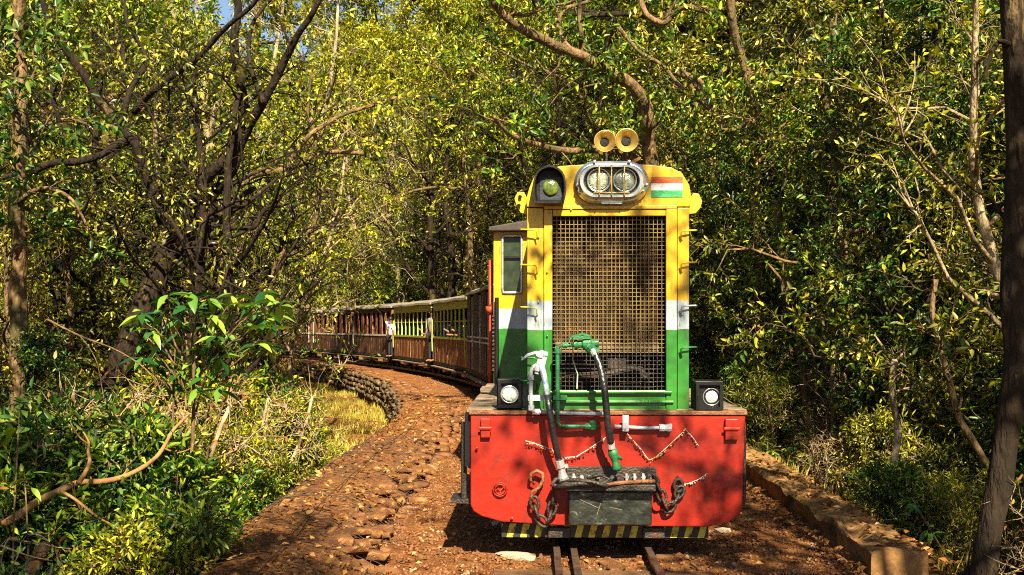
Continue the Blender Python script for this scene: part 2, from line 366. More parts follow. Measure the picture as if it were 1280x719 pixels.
def spray(rnd, tip0, d, ln, nleaf, lp, ld, ls, lsize, wood=None, tr=.006):
    e = tip0+d*ln; pts = wobble(tip0, e, 3, .12, rnd)
    if wood is not None: wood.tube(pts, [tr, tr*.8, tr*.5, tr*.25], 3, cap=False)
    for i in range(nleaf):
        t = rnd.uniform(.1, 1.05)*3; k = min(2, int(t)); p = pts[k].lerp(pts[k+1], min(1, t-k))
        a = rdir(rnd, d, .62); a.z -= .12
        lp.append(p+a*rnd.uniform(0, .05)); ld.append(a); ls.append(lsize*rnd.uniform(.6, 1.25))

def gen_tree(rnd, h, r0, base=.3, spread=2.2, n1=12, n2=6, n3=5, nl=12, lsize=.1, twig=.45, lean=.1, stems=1, up=.45):
    W = MB(); lp, ld, ls = [], [], []
    for s_ in range(stems):
        a0 = rnd.uniform(0, 2*PI); off = Vector((math.cos(a0), math.sin(a0), 0))*(0 if stems == 1 else .12*h*.3)
        top = Vector((rnd.uniform(-lean, lean)*h, rnd.uniform(-lean, lean)*h, h*.92))+off*2.5
        tr = wobble(off*.3+Vector((0,0,-.3)), top, 10, .07, rnd)
        rr = [r0*(1.25 if i == 0 else 1)*(1-i/11)**.8+.012 for i in range(11)]
        W.tube(tr, rr, 8)
        for i in range(n1):
            t = base+(1-base)*((i+rnd.random())/n1); k = min(9, int(t*10)); p = tr[k].lerp(tr[k+1], t*10-k)
            az = i*2.4+rnd.uniform(-.5, .5); prof = math.sin(PI*min(1, max(.08, (t-base)/(1-base)*.8+.22)))**.7
            L1 = spread*prof*rnd.uniform(.7, 1.2)
            d = Vector((math.cos(az), math.sin(az), up*rnd.uniform(.3, 1.8))).normalized()
            b1 = wobble(p, p+d*L1, 5, .16, rnd); r1 = max(.012, rr[k]*.5)
            W.tube(b1, [r1*(1-j/6.5) for j in range(6)], 5)
            for j in range(n2):
                u = rnd.uniform(.3, 1)*5; kk = min(4, int(u)); q = b1[kk].lerp(b1[kk+1], u-kk)
                d2 = rdir(rnd, d+Vector((0,0,.15)), .62); L2 = L1*rnd.uniform(.25, .5)
                b2 = wobble(q, q+d2*L2, 3, .15, rnd); r2 = r1*.35
                W.tube(b2, [r2, r2*.8, r2*.55, r2*.3], 4, cap=False)
                for m_ in range(n3):
                    v = rnd.uniform(.2, 1)*3; kv = min(2, int(v)); c = b2[kv].lerp(b2[kv+1], v-kv)
                    spray(rnd, c, rdir(rnd, d2, .6), twig*rnd.uniform(.5, 1.2), nl, lp, ld, ls, lsize, W, .005)
    return W, lp, ld, ls

PROTO = {}
def proto(key, seed, tname, cname, bark, leaf, full=False, aspect=.42, **kw):
    W, lp, ld, ls = gen_tree(random.Random(seed), **kw)
    t = W.build(tname, bark, smooth=True, fix=False); tm = t.data; bpy.data.objects.remove(t)
    PROTO[key] = (tname, tm, cname, leafmesh(cname, lp, ld, ls, leaf, aspect=aspect, full=full, seed=seed))
def plant(key, name, x, y, rz, sc, label, cat, group=None, z=None, tilt=0., hs=1.):
    tn, tm, cn, cm = PROTO[key]
    r = empty(name, (x, y, H(x, y) if z is None else z), rz, label, cat, group); r.rotation_euler.x = tilt
    r.scale = (sc, sc, sc*hs)
    link(tm, tn, r); link(cm, cn, r)
    return r

# ------------------------------------------------------------------ track
trk = empty('railway_track', (.63, 6.6, 0), 0, 'narrow gauge railway track half buried in red soil under the locomotive', 'railway track')
TO = Vector((.63, 6.6, 0))
def track_pt(y, off, z=0.):
    h = hd(y); n = Vector((1, -h, 0)).normalized(); return Vector((cx(y), y, z))+n*off-TO
def rail(off, y0, y1, name):
    prof = [(-.022,0),(.022,0),(.022,-.02),(.007,-.028),(.007,-.075),(.035,-.085),(.035,-.1),(-.035,-.1),(-.035,-.085),(-.007,-.075),(-.007,-.028),(-.022,-.02)]
    loops = []
    for y in list(np.arange(y0, y1, .8)):
        loops.append([track_pt(y, off+a, b) for a, b in prof])
    m = MB(); m.loft(loops); m.build(name, M_rail, trk)
rail(-.33, -8, 58, 'rail'); rail(.29, -8, 58, 'rail'); rail(-.215, -8, 30, 'guard_rail')
sl_m = MB().box(-.70, .70, -.09, .09, -.13, -.068)
sm = sl_m.build('sleeper', M_wood, trk, bevel=.012); y = 5.05; first = True
while y < 40:
    p = track_pt(y, R.uniform(-.05, .05), R.uniform(-.004, .006))
    o = sm if first else sm.copy()
    if not first: COL.objects.link(o); o.parent = trk
    o.location = p; o.rotation_euler = (0, 0, -math.atan(hd(y))+R.uniform(-.03, .03)); first = False
    y += .62

# ------------------------------------------------------------------ locomotive
TH = .022
loco = empty('diesel_locomotive', (.63, 6.6, 0), -TH, 'small yellow, white and green diesel locomotive with a red front plate', 'locomotive')
def Q(px, py, dy=0.):                    # photo point on the plane dy behind the front plate, in the locomotive's own space
    wx = (px-640)*(6.6+dy)/F-.63; z = EYE-(py-HOR)*(6.6+dy)/F
    c, s_ = math.cos(TH), math.sin(TH)
    return Vector((wx*c-dy*s_, wx*s_+dy*c, z))
def QX(px, dy=0.): return Q(px, 400, dy).x
def QZ(py, dy=0.): return EYE-(py-HOR)*(6.6+dy)/F
def part(m, name, material, smooth=False, bevel=0, parent=None): return m.build(name, material, parent or loco, smooth, bevel)
# front plate
pl = [(588,519),(588,632),(592,640),(602,646),(628,653),(700,657),(885,658),(910,652),(922,645),(927,637),(931,519)]
m = MB(); m.prism([(QX(a), QZ(b)) for a, b in pl], 0, .035); part(m, 'front_plate', M_red, bevel=.006)
m = MB(); m.box(QX(586), QX(933), -.012, .05, QZ(518.5), QZ(513.5)); part(m, 'deck_edge', M_rust, bevel=.004)
# deck boards, each its own piece
xa, xb = QX(586), QX(933)
for i in range(9):
    y0 = .055+i*.33; m = MB(); j = .006*math.sin(i*3.1)
    m.box(xa-.02+j, xb+.01+j, y0, y0+.322, QZ(517), QZ(513)+.004*math.cos(i*2.3)); part(m, 'deck_board', M_deck, bevel=.004)
for sx in (-1, 1):
    cxm = (xa+xb)/2; hw = (xb-xa)/2+(.012 if sx < 0 else -.03)
    m = MB(); m.box(cxm+sx*hw-.02, cxm+sx*hw+.02, .045, 5.6, QZ(585), QZ(518)); part(m, 'frame_side', M_black)
    m = MB(); m.tube([(cxm+sx*(hw+.03), .12, .85), (cxm+sx*(hw+.03), .12, .32)], .02, 8); m.box(cxm+sx*hw-.12, cxm+sx*hw+.04, .1, .34, .3, .33); part(m, 'step', M_iron)
m = MB(); m.box(-.5, .5, .25, 5.5, .28, .90); part(m, 'underframe', M_under)
for wy in (1.1, 2.4, 3.7, 4.8):
    for sx in (-1, 1):
        m = MB(); m.lathe((sx*.33-.02, wy, .31), (sx, 0, 0), [(-.02,.33),(0,.31),(.07,.31),(.07,.26),(.05,.24),(.05,.08),(.09,.07),(.09,.0001)], 24, True, False); part(m, 'wheel', M_iron)
for px0 in (627,):
    # striped guard beam below
    m = MB(); m.box(QX(627,.1), QX(885,.1), .1, .125, QZ(672,.1), QZ(655,.1))
    sm_ = bpy.data.materials.new('hazard_stripes'); sm_.use_nodes = True; nt = sm_.node_tree; N = nt.nodes; L = nt.links
    tc = N.new('ShaderNodeTexCoord'); sp = N.new('ShaderNodeSeparateXYZ'); L.new(tc.outputs['Object'], sp.inputs[0])
    a1 = N.new('ShaderNodeMath'); a1.operation = 'MULTIPLY_ADD'; a1.inputs[1].default_value = -.25; L.new(sp.outputs['Z'], a1.inputs[0]); L.new(sp.outputs['X'], a1.inputs[2])
    a2 = N.new('ShaderNodeMath'); a2.operation = 'MULTIPLY'; a2.inputs[1].default_value = 1/.092; L.new(a1.outputs[0], a2.inputs[0])
    a3 = N.new('ShaderNodeMath'); a3.operation = 'FRACT'; L.new(a2.outputs[0], a3.inputs[0])
    a4 = N.new('ShaderNodeMath'); a4.operation = 'GREATER_THAN'; a4.inputs[1].default_value = .52; L.new(a3.outputs[0], a4.inputs[0])
    nz = N.new('ShaderNodeTexNoise'); nz.inputs['Scale'].default_value = 22; nz.inputs['Detail'].default_value = 8; L.new(tc.outputs['Object'], nz.inputs['Vector'])
    a5 = N.new('ShaderNodeMapRange'); a5.inputs[1].default_value = .68; a5.inputs[2].default_value = .5; L.new(nz.outputs['Fac'], a5.inputs[0])
    a6 = N.new('ShaderNodeMath'); a6.operation = 'MULTIPLY'; L.new(a4.outputs[0], a6.inputs[0]); L.new(a5.outputs[0], a6.inputs[1])
    mx = N.new('ShaderNodeMix'); mx.data_type = 'RGBA'; mx.inputs[6].default_value = (.014,.013,.012,1); mx.inputs[7].default_value = (.55,.45,.03,1); L.new(a6.outputs[0], mx.inputs[0])
    L.new(mx.outputs[2], N['Principled BSDF'].inputs['Base Color']); N['Principled BSDF'].inputs['Roughness'].default_value = .6
    part(m, 'striped_guard', sm_)
for a, b in ((685,713), (804,831)):
    m = MB(); m.box(QX(a,.05), QX(b,.05), .06, .3, QZ(673,.06), QZ(659.5,.06)); part(m, 'guard_bracket', M_iron, bevel=.006)
# lugs on plate
for a, b, c, d in ((601,613,523,547), (905,921,523,549)):
    m = MB(); m.prism([(QX(a), QZ(d)), (QX(b), QZ(d)), (QX(b), QZ(c)), (QX(a), QZ(c))], -.035, -.001)
    m.box(QX(a)-.012, QX(b)+.012, -.045, -.036, QZ(c)-.075, QZ(c)-.055); part(m, 'lug', M_red, bevel=.005)
for a, b in ((596,560),(922,640),(893,632),(874,612),(925,572),(640,648),(868,648),(899,560),(720,648)):
    m = MB(); m.lathe(Q(a, b, -.002), (0,-1,0), [(0,.010),(.008,.009),(.012,.0001)], 8, False, False); part(m, 'rivet', M_red)
# round emblem on plate
m = MB()
for r_ in (8.5, 6.2): m.tube([Q(625+r_*math.cos(t), 612+r_*math.sin(t), -.004) for t in np.linspace(0, 2*PI, 25)[:-1]], .0045, 5, closed=True)
m.tube([Q(620.5, 615, -.004), Q(623, 610, -.004), Q(626, 613.5, -.004), Q(629.5, 609, -.004)], .004, 5); m.tube([Q(622,616.5,-.004), Q(628.5,615.5,-.004)], .0035, 5)
part(m, 'emblem', M_red, smooth=True)
# hood shell
D0, D1 = .08, 3.0
rp = [(861,516),(861,263),(864,250),(861,232),(852,217),(839,210),(811,206.5),(762,204),(704,207.5),(680,211),(668,220),(662,234),(657,251),(659,263),(659,516)]
poly = [(QX(a, D0), QZ(b, D0)) for a, b in rp]
poly[1] = (poly[0][0], poly[1][1])
outer = [[(x, yy, z) for x, z in poly] for yy in (D0+.004, D1)]
m = MB(); n = len(poly); b0 = 0
m.v = [tuple(p) for l in outer for p in l]; m.f = [(k, k+n, k+n+1, k+1) for k in range(n-1)]
part(m, 'hood', M_stripe)
top = [(QX(a, D0), QZ(b, D0)) for a, b in rp[1:14]]
m = MB(); m.prism([(top[0][0], QZ(259, D0)), *top[1:-1], (top[-1][0], QZ(259, D0))], D0-.012, D0+.02); part(m, 'hood_front_panel', M_stripe, bevel=.006)
def fbox(a, b, c, d, y0, y1, name, mm, bv=.004):
    m = MB(); m.box(QX(a, y0), QX(b, y0), y0, y1, QZ(d, y0), QZ(c, y0)); return part(m, name, mm, bevel=bv)
fbox(659, 679.4, 260, 516, D0-.012, D0+.02, 'hood_front_panel', M_stripe)
fbox(846.6, 861, 260, 516, D0-.012, D0+.02, 'hood_front_panel', M_stripe)
fbox(680, 690.5, 262, 516, D0-.028, D0+.03, 'grille_frame', M_stripe)
fbox(832.5, 846, 262, 516, D0-.028, D0+.03, 'grille_frame', M_stripe)
fbox(680, 846, 257, 261.4, D0-.034, D0+.03, 'grille_frame', M_stripe)
fbox(691, 832, 262, 270, D0-.024, D0+.03, 'grille_frame', M_stripe)
fbox(691, 832, 488, 516, D0-.020, D0+.03, 'grille_frame', M_stripe)
fbox(684, 840, 489, 492, D0-.05, D0-.029, 'sill_strip', M_stripe, .003)
fbox(686, 842, 501, 504, D0-.045, D0-.029, 'sill_strip', M_stripe, .003)
# wire grille
g0 = D0+.01; m = MB()
X0, X1, Z0, Z1 = QX(691, g0), QX(832, g0), QZ(488, g0), QZ(270, g0)
nv, nh = 27, 41
ZD = Z0+(Z1-Z0)*9/nh
ml = MB()
for i in range(1, nv):
    x = X0+(X1-X0)*i/nv+.0012*math.sin(i*2.7); m.bar((x, g0, ZD), (x+.0015*math.sin(i*5.1), g0, Z1), .0046); ml.bar((x, g0, Z0), (x, g0, ZD), .0036)
for i in range(1, nh):
    z = Z0+(Z1-Z0)*i/nh+.0012*math.sin(i*3.3); (ml if i < 9 else m).bar((X0, g0+.006, z), (X1, g0+.006, z+.002*math.sin(i*4.1)), .0036 if i < 9 else .0046)
tag(part(m, 'wire_grille', M_gold), 'square wire grille over the radiator', kind='stuff')
tag(part(ml, 'lower_grille', M_iron), 'dark lower wires of the grille', kind='stuff')  # dim shade on the lower wires is put into a darker material
m = MB(); m.box(X0-.04, X1+.04, .5, .52, Z0-.05, Z1+.04)
m.box(X0-.05, X0-.03, g0+.03, .5, Z0-.05, Z1+.04); m.box(X1+.03, X1+.05, g0+.03, .5, Z0-.05, Z1+.04)
m.box(X0-.05, X1+.05, g0+.03, .5, Z1+.04, Z1+.05); m.box(X0-.05, X1+.05, g0+.03, .5, Z0-.06, Z0-.05); part(m, 'radiator_housing', M_under)
m = MB(); zc = QZ(428, .25); m.box(X0+.01, X1-.01, .22, .30, zc, Z1-.02); part(m, 'radiator_core', M_core)
m = MB()
for i in range(60): x = X0+.02+(X1-X0-.04)*i/59; m.box(x-.001, x+.001, .205, .222, zc, Z1-.02)
tag(part(m, 'fins', M_core), kind='stuff')
fbox(694, 829, 428, 440, .20, .27, 'cross_bar', M_deck)
m = MB(); m.tube([Q(700,476,.28), Q(725,470,.22), Q(760,468,.22), Q(790,460,.24), Q(800,462,.26), Q(806,472,.28)], .025, 8); m.tube([Q(718,486,.24), Q(716,474,.2), Q(728,468,.2), Q(752,466,.2)], .012, 6)
m.box(QX(760,.25), QX(782,.25), .22, .3, QZ(460,.25), QZ(448,.25)); part(m, 'engine_pipes', M_van, smooth=False)
m = MB()
for z_ in np.linspace(444, 484, 8): m.bar(Q(696, z_, .3), Q(828, z_, .3), .012)
part(m, 'lower_louvres', M_under)
# lifting lugs on the shoulders
for s_, px_, pts in ((-1, 650, [(659,268),(651,266),(646,258),(643,248),(647,240),(655,240),(658,246),(660,252)]), (1, 869, [(861,268),(869,267),(875,260),(877,252),(873,243),(866,242),(863,247),(861,254)])):
    m = MB(); m.prism([(QX(a, .2), QZ(b, .2)) for a, b in pts], .19, .215); part(m, 'lifting_lug', M_yellow, bevel=.003)
    for c_ in ((px_, 246), (px_+(-1.5 if s_ < 0 else 2), 257)):
        m = MB(); m.lathe(Q(*c_, .188), (0,-1,0), [(0,.014),(.006,.013),(.007,.007),(.002,.006),(.002,.0001)], 10, False, False); part(m, 'lug_eye', M_black)
# grab loops
def grab(a, b, c, y0):
    m = MB(); m.tube([Q(a, b, y0), Q(a+(2 if c > a else -2), b, y0-.04), Q(c-(3 if c > a else -3), b+.5, y0-.05), Q(c, b+2.5, y0-.045), Q(c+.5, b+11, y0-.03), Q(c-(2 if c > a else -2), b+13, y0)], .0058, 6)
    return m
for b_ in (287, 331, 384, 447, 476):
    mm = M_yellow if b_ < 350 else (M_lime if b_ < 400 else M_green)
    part(grab(650, b_, 671, D0-.01), 'grab_iron', mm, smooth=True)
for b_ in (288, 328, 382, 434):
    mm = M_yellow if b_ < 350 else (M_white if b_ < 400 else M_green)
    part(grab(871, b_, 851, D0-.01), 'grab_iron', mm, smooth=True)
for k, (a, b) in enumerate([(673,296),(673,377),(684,340),(850,300),(839,268),(687,266),(850,460),(673,450),(839,330),(684,420),(839,440),(714,262),(800,263),(829,240),(812,216),(702,252)]):
    m = MB(); m.lathe(Q(a, b, D0-.013 if a < 680 or a > 846 or b < 257 else D0-.028), (0,-1,0), [(0,.007),(.006,.006),(.008,.0001)], 8, False, False); part(m, 'bolt', M_stripe)
# scribbled figure on right white band
m = MB(); m.tube([Q(854,380,.064), Q(850,386,.064), Q(846,391,.064), Q(853,391.5,.064), Q(860,391,.064)], .003, 4); m.tube([Q(854.5,380.5,.064), Q(855.5,388,.064), Q(855,394,.064)], .003, 4); part(m, 'painted_figure_four', M_black)
# headlight
def race(cxp, czp, wp, hp, dy, n=36):
    r = hp; s2 = wp-hp; out = []
    for k in range(n):
        t = 2*PI*k/n; out.append(Q(cxp+r*math.cos(t)+(s2 if math.cos(t) > 1e-6 else (-s2 if math.cos(t) < -1e-6 else 0)), czp+r*math.sin(t)*1.0, dy))
    return out
m = MB(); m.loft([race(764.5,228,46.5,26.5,.075), race(764.5,228,46.5,26.5,.04), race(764.5,228,43.5,23.5,.022), race(764.5,227.5,42,22,.02), race(764.5,227.5,41.5,21.5,-.02), race(764.5,226.5,39.5,20,-.04), race(764.5,226,35.5,17.5,-.04), race(764.5,226,34.5,16.8,-.02), race(764.5,226,34,16.5,.03)], False, False)
hl = part(m, 'headlight', M_chrome, smooth=False)
m = MB(); m.loft([race(764.5,226,34.5,17,.028), race(764.5,226,34.4,17,.032)]); part(m, 'lamp_backing', mat('reflector', (.10,.12,.08), .35, .3, (.03,.05,.03), 20, .3, 40), parent=hl)
M_glass = bpy.data.materials.new('lens_glass'); M_glass.use_nodes = True
gb = M_glass.node_tree.nodes['Principled BSDF']; gb.inputs['Roughness'].default_value = .08; gb.inputs['Transmission Weight'].default_value = .85; gb.inputs['IOR'].default_value = 1.45; gb.inputs['Base Color'].default_value = (.85,.95,.85,1)
M_dglass = mat('dark_window_glass', (.03,.045,.025), .25, 0, (.008,.012,.008), 9, 0, 60, .35)
M_lens = mat('ribbed_lens', (.62,.66,.52), .12, .35, (.25,.30,.2), 30, .6, 50, .7)
for cx_ in (748.5, 781):
    m = MB(); m.lathe(Q(cx_, 225.5, .02), (0,-1,0), [(0,.083),(.012,.083),(.02,.078),(.016,.070),(.006,.068),(.0,.045),(-.004,.02),(-.004,.0001)], 24, False, False); lp_ = part(m, 'lamp_reflector', M_chrome, smooth=True, parent=hl)
    m = MB(); m.lathe(Q(cx_, 225.5, .012), (0,-1,0), [(0,.066),(.01,.062),(.018,.04),(.022,.0001)], 20, False, False); part(m, 'lens', M_lens, smooth=True, parent=hl)
m = MB()
for a in (749, 764.5, 780.5): m.tube([Q(a,207,-.04), Q(a,208,-.055), Q(a,244,-.055), Q(a,246,-.04)], .0052, 6)
m.tube([Q(742,241,-.05), Q(787,241,-.05)], .005, 6); part(m, 'guard_bars', M_brass, parent=hl, smooth=True)
for a, b in ((743,203),(786,203),(722,232),(808,232),(745,251),(782,251),(724,239),(803,240)): m = MB(); m.lathe(Q(a, b, .03), (0,-1,0), [(0,.012),(.03,.011),(.034,.0001)], 8, False, False); part(m, 'clamp_bolt', M_chrome, parent=hl)
m = MB(); m.box(QX(751,.05), QX(777,.05), .0, .06, QZ(256,.05), QZ(252.5,.05)); part(m, 'clamp', M_silver, parent=hl)
# hooded signal lamp
sg = [(668,254),(666.5,245),(666,236),(666.5,227),(668.5,219),(672,213),(677,209),(682,207),(687,206),(692.5,207),(698,209.5),(703,214),(706,220),(707.5,228),(708,236),(707,245),(705,254)]
def ring(pts, dy, k=1.0): 
    c_ = (687, 234); return [Q(c_[0]+(a-c_[0])*k, c_[1]+(b-c_[1])*k, dy) for a, b in pts]
m = MB(); m.loft([ring(sg,.07), ring(sg,-.08), ring(sg,-.08,.90), ring(sg,-.02,.80), ring(sg,.0,.78)], False, True); slp = part(m, 'signal_lamp', M_black, bevel=0)
m = MB(); m.box(QX(675,-.0), QX(702,0), -.015, -.004, QZ(250), QZ(222)); part(m, 'lamp_face', mat('navy_paint', (.015,.02,.04), .6), parent=slp)
M_glens = mat('green_lens', (.15,.20,.03), .1, .1, (.015,.03,.01), 28, .3, 40, .8)
m = MB(); m.lathe(Q(688.5,234.5,-.015), (0,-1,0), [(0,.053),(.004,.051),(.009,.035),(.012,.0001)], 20, False, False); part(m, 'lens', M_glens, smooth=True, parent=slp)
# horns
for (a, b, r_) in ((756,177,13.6), (783,176,14.6)):
    y0 = .16; rr = r_*(6.6+y0)/F
    m = MB(); m.lathe(Q(a, b, y0), (0,1,0), [(.03,rr*.42),(-.005,rr*.74),(-.02,rr*.93),(-.024,rr),(-.016,rr*1.02),(-.005,rr*.96),(.05,rr*.68),(.14,rr*.4),(.30,rr*.28),(.36,rr*.3)], 24, False, True); hn = part(m, 'horn', M_brass, smooth=True)
    m = MB(); m.lathe(Q(a, b, y0+.028), (0,-1,0), [(0,rr*.42),(.001,.0001)], 16, False, False); part(m, 'throat', M_black, parent=hn)  # black disc across the bore, its shade put into the colour
    m = MB(); m.bar(Q(a, b, y0+.2), Q(a+(1 if a < 770 else -3), 207, y0+.2), .03, .02); part(m, 'horn_bracket', M_iron, parent=hn)
m = MB(); m.tube([Q(740,200,.3), Q(752,203,.28), Q(790,203,.28), Q(800,198,.3)], .012, 6); part(m, 'air_pipe', M_rust)
# flag
fx0, fx1 = 813.5, 853; dyf = D0-.0125
for (c0, c1, mm, nm) in ((221.5,229.7,mat('flag_saffron',(.62,.10,.02),.5),'saffron_band'), (229.7,238.3,mat('flag_white',(.74,.76,.80),.5),'white_band'), (238.3,247,mat('flag_green',(.02,.30,.09),.5),'green_band')):
    if nm == 'saffron_band': fl = fbox(fx0, fx1, 221.5, 247, dyf-.001, dyf, 'flag', mm, 0); fl['label'] = 'small saffron, white and green flag with a blue wheel'
    m = MB(); m.box(QX(fx0,dyf), QX(fx1,dyf), dyf-.003, dyf-.0015, QZ(c1,dyf), QZ(c0,dyf)); part(m, nm, mm, parent=fl)
m = MB(); cc = (833.2, 234)
m.tube([Q(cc[0]+3.6*math.cos(t), cc[1]+3.6*math.sin(t), dyf-.004) for t in np.linspace(0, 2*PI, 25)[:-1]], .0018, 4, closed=True)
for k in range(12): t = k*PI/12; m.bar(Q(cc[0]+3.5*math.cos(t), cc[1]+3.5*math.sin(t), dyf-.004), Q(cc[0]-3.5*math.cos(t), cc[1]-3.5*math.sin(t), dyf-.004), .0009)
part(m, 'wheel_emblem', M_blue, parent=fl)
# deck lamps
for (a, b, c, d, lx, ly) in ((621,653,474,512,637,493), (868,904,476,514,889,496)):
    m = MB(); m.box(QX(a,.03), QX(b,.03), .03, .20, QZ(d,.03), QZ(c,.03)); q = part(m, 'deck_lamp', M_black, bevel=.008)
    m = MB(); x0, x1, z0, z1 = QX(a+1.5,.02), QX(b-1.5,.02), QZ(d-2,.02), QZ(c+1.5,.02)
    for u in ((x0,x1,z1-.02,z1),(x0,x1,z0,z0+.02),(x0,x0+.02,z0+.02,z1-.02),(x1-.02,x1,z0+.02,z1-.02)): m.box(u[0],u[1],.005,.03,u[2],u[3])
    part(m, 'bezel', M_black, parent=q)
    m = MB(); m.lathe(Q(lx, ly, .03), (0,-1,0), [(0,.062),(.012,.062),(.018,.055),(.012,.052)], 20, False, False); part(m, 'lamp_ring', M_chrome, parent=q, smooth=True)
    m = MB(); m.lathe(Q(lx, ly, .03), (0,-1,0), [(0,.053),(.012,.048),(.02,.03),(.024,.0001)], 18, False, False); part(m, 'lens', mat('clear_lens', (.72,.78,.76), .15, .2, (.30,.34,.34), 45, .5, 60, .7), parent=q, smooth=True)
    m = MB(); m.box(QX(a-4,.1), QX(b+4,.1), .05, .26, QZ(513,.1)-.012, QZ(513,.1)+.012); part(m, 'lamp_foot', M_iron, parent=q)
# cab
CY = 3.0
cl, czr = QX(617, CY), QZ(287, CY)
cr_ = -cl
czb = QZ(513)
def cabx(px): return QX(px, CY)
wx0, wx1, wz0, wz1 = cabx(628), cabx(652), QZ(366, CY), QZ(295, CY)
m = MB(); m.box(cl, wx0, CY, CY+.04, czb, czr); m.box(wx1, -.40, CY, CY+.04, czb, czr); m.box(wx0, wx1, CY, CY+.04, czb, wz0); m.box(wx0, wx1, CY, CY+.04, wz1, czr)
m.box(-.40, .40, CY, CY+.04, czb, czr); m.box(-wx0, cr_, CY, CY+.04, czb, czr); m.box(.40, -wx1, CY, CY+.04, czb, czr); m.box(-wx1, -wx0, CY, CY+.04, czb, wz0); m.box(-wx1, -wx0, CY, CY+.04, wz1, czr)
part(m, 'cab_front', M_stripe)
for sx in (-1, 1):
    m = MB(); x = sx*abs(cl); x0, x1 = min(x, x-sx*.03), max(x, x-sx*.03)
    m.box(x0, x1, CY+.041, CY+.5, czb, czr); m.box(x0, x1, CY+1.1, CY+2.2, czb, 1.55); m.box(x0, x1, CY+1.1, CY+2.2, 2.2, czr); m.box(x0, x1, CY+2.1, CY+2.2, 1.55, 2.2); m.box(x0, x1, CY+.5, CY+1.1, 2.2, czr)
    part(m, 'cab_side', M_stripe)
    m = MB(); m.box(x0, x1, CY+.52, CY+1.08, czb, 2.18); part(m, 'cab_door', M_stripe)
m = MB(); m.box(-abs(cl), abs(cl), CY+2.2, CY+2.24, czb, czr); part(m, 'cab_rear', M_stripe)
m = MB(); 
rf = [(-abs(cl)-.05, czr-.02), (-abs(cl)-.04, czr+.02), (-.5, czr+.09), (0, czr+.12), (.5, czr+.09), (abs(cl)+.04, czr+.02), (abs(cl)+.05, czr-.02)]
m.prism(rf, CY-.10, CY+2.34); part(m, 'cab_roof', M_van, bevel=.01)
m = MB(); wc = [(cabx(640)+(abs(wx1-wx0)/2-.0)*max(-1,min(1,1.7*math.cos(t))), (wz0+wz1)/2+(wz1-wz0)/2*max(-1,min(1,1.22*math.sin(t)))) for t in np.linspace(0, 2*PI, 33)[:-1]]
m.tube([(x, CY-.01, z) for x, z in wc], .013, 6, closed=True); wf = part(m, 'cab_window', M_silver, smooth=True)
m = MB(); m.box(wx0+.01, wx1-.01, CY+.015, CY+.022, wz0+.01, wz1-.01); part(m, 'pane', M_dglass, parent=wf)
m = MB(); m.box(wx0, wx1, CY-.012, CY+.0, (wz0+wz1)/2+.06, (wz0+wz1)/2+.08); part(m, 'glazing_bar', M_black, parent=wf)
m = MB(); m.tube([Q(621,372,CY-.03), Q(621,478,CY-.03)], .02, 6); m.box(QX(619,CY), QX(623,CY), CY-.05, CY-.001, QZ(478,CY), QZ(374,CY)); part(m, 'door_edge', M_black)
m = MB()
for k in range(14): m.box(QX(615.5,CY), QX(618.5,CY), CY-.03, CY-.01, QZ(396+k*5.2,CY), QZ(393+k*5.2,CY))
part(m, 'hinge_teeth', M_iron)
m = MB(); m.tube([Q(613.5,325,CY+.2), Q(613.5,481,CY+.2)], .022, 8); m.lathe(Q(613.5,387,CY+.2), (0,0,1), [(-.03,.022),(-.03,.05),(.03,.05),(.03,.022)], 10); m.tube([Q(613,384,CY+.2), Q(619,378,CY+.15)], .025, 6); part(m, 'brake_standard', mat('red_pole', (.55,.07,.02), .45, 0, (.35,.035,.015), 9), smooth=True)
fbox(600, 640, 486, 490, 2.5, 2.9, 'side_step', M_deck)
# pipes and hoses
def pipe(pts, r_, name, mm, n=10, parent=None): m = MB(); m.tube([Q(*p) for p in pts], r_, n); return part(m, name, mm, smooth=True, parent=parent)
def collar(m, a, b, dy, axis, r_=.03, h=.03):
    r_ *= .8; m.lathe(Q(a, b, dy)-Vector(axis)*h/2, axis, [(0,r_),(h,r_)], 10)
gp = pipe([(750,533,-.03),(738,533,-.05),(712,533,-.06),(700,532,-.06),(697,527,-.06),(697,500,-.06),(697,470,-.06),(697,440,-.06),(698,433,-.06),(704,431.5,-.065),(716,431,-.07)], .0145, 'brake_pipe', M_green)
gp['label'] = 'green brake pipe standing before the grille'
for c_ in ((697, 439, -.06, (0,0,1), .026), (697, 497, -.06, (0,0,1), .027), (706, 431.5, -.065, (1,0,0), .026), (734, 533, -.05, (1,0,0), .027), (741, 531, -.045, (0,-.3,1), .03, .05)): m = MB(); collar(m, *c_); part(m, 'collar', M_green, parent=gp)
m = MB(); m.box(QX(692,-.05), QX(709,-.05), -.07, .04, QZ(500,-.05), QZ(495,-.05)); part(m, 'bracket', M_green, parent=gp)
m = MB(); m.lathe(Q(716,431,-.08), (1,-.1,.06), [(0,.018),(.01,.018),(.01,.030),(.03,.030),(.04,.024),(.06,.024),(.07,.036),(.12,.036),(.13,.026),(.17,.024)], 12); m.lathe(Q(736,432,-.09), (.55,0,-.6), [(-.03,.03),(0,.042),(.05,.034),(.07,.036)], 10)
m.box(QX(716,-.1), QX(738,-.1), -.13, -.06, QZ(424,-.1), QZ(420,-.1)); m.tube([Q(738,421,-.1), Q(728,418,-.1), Q(716,421,-.1), Q(712,425,-.1)], .010, 6); part(m, 'valve', M_green, smooth=False, parent=gp)
hose2 = pipe([(740,436,-.1),(744,443,-.11),(749,455,-.14),(753,470,-.17),(756,490,-.19),(758,512,-.2),(760,532,-.2),(763,550,-.17),(765,562,-.14)], .0225, 'air_hose', M_rubber, 12)
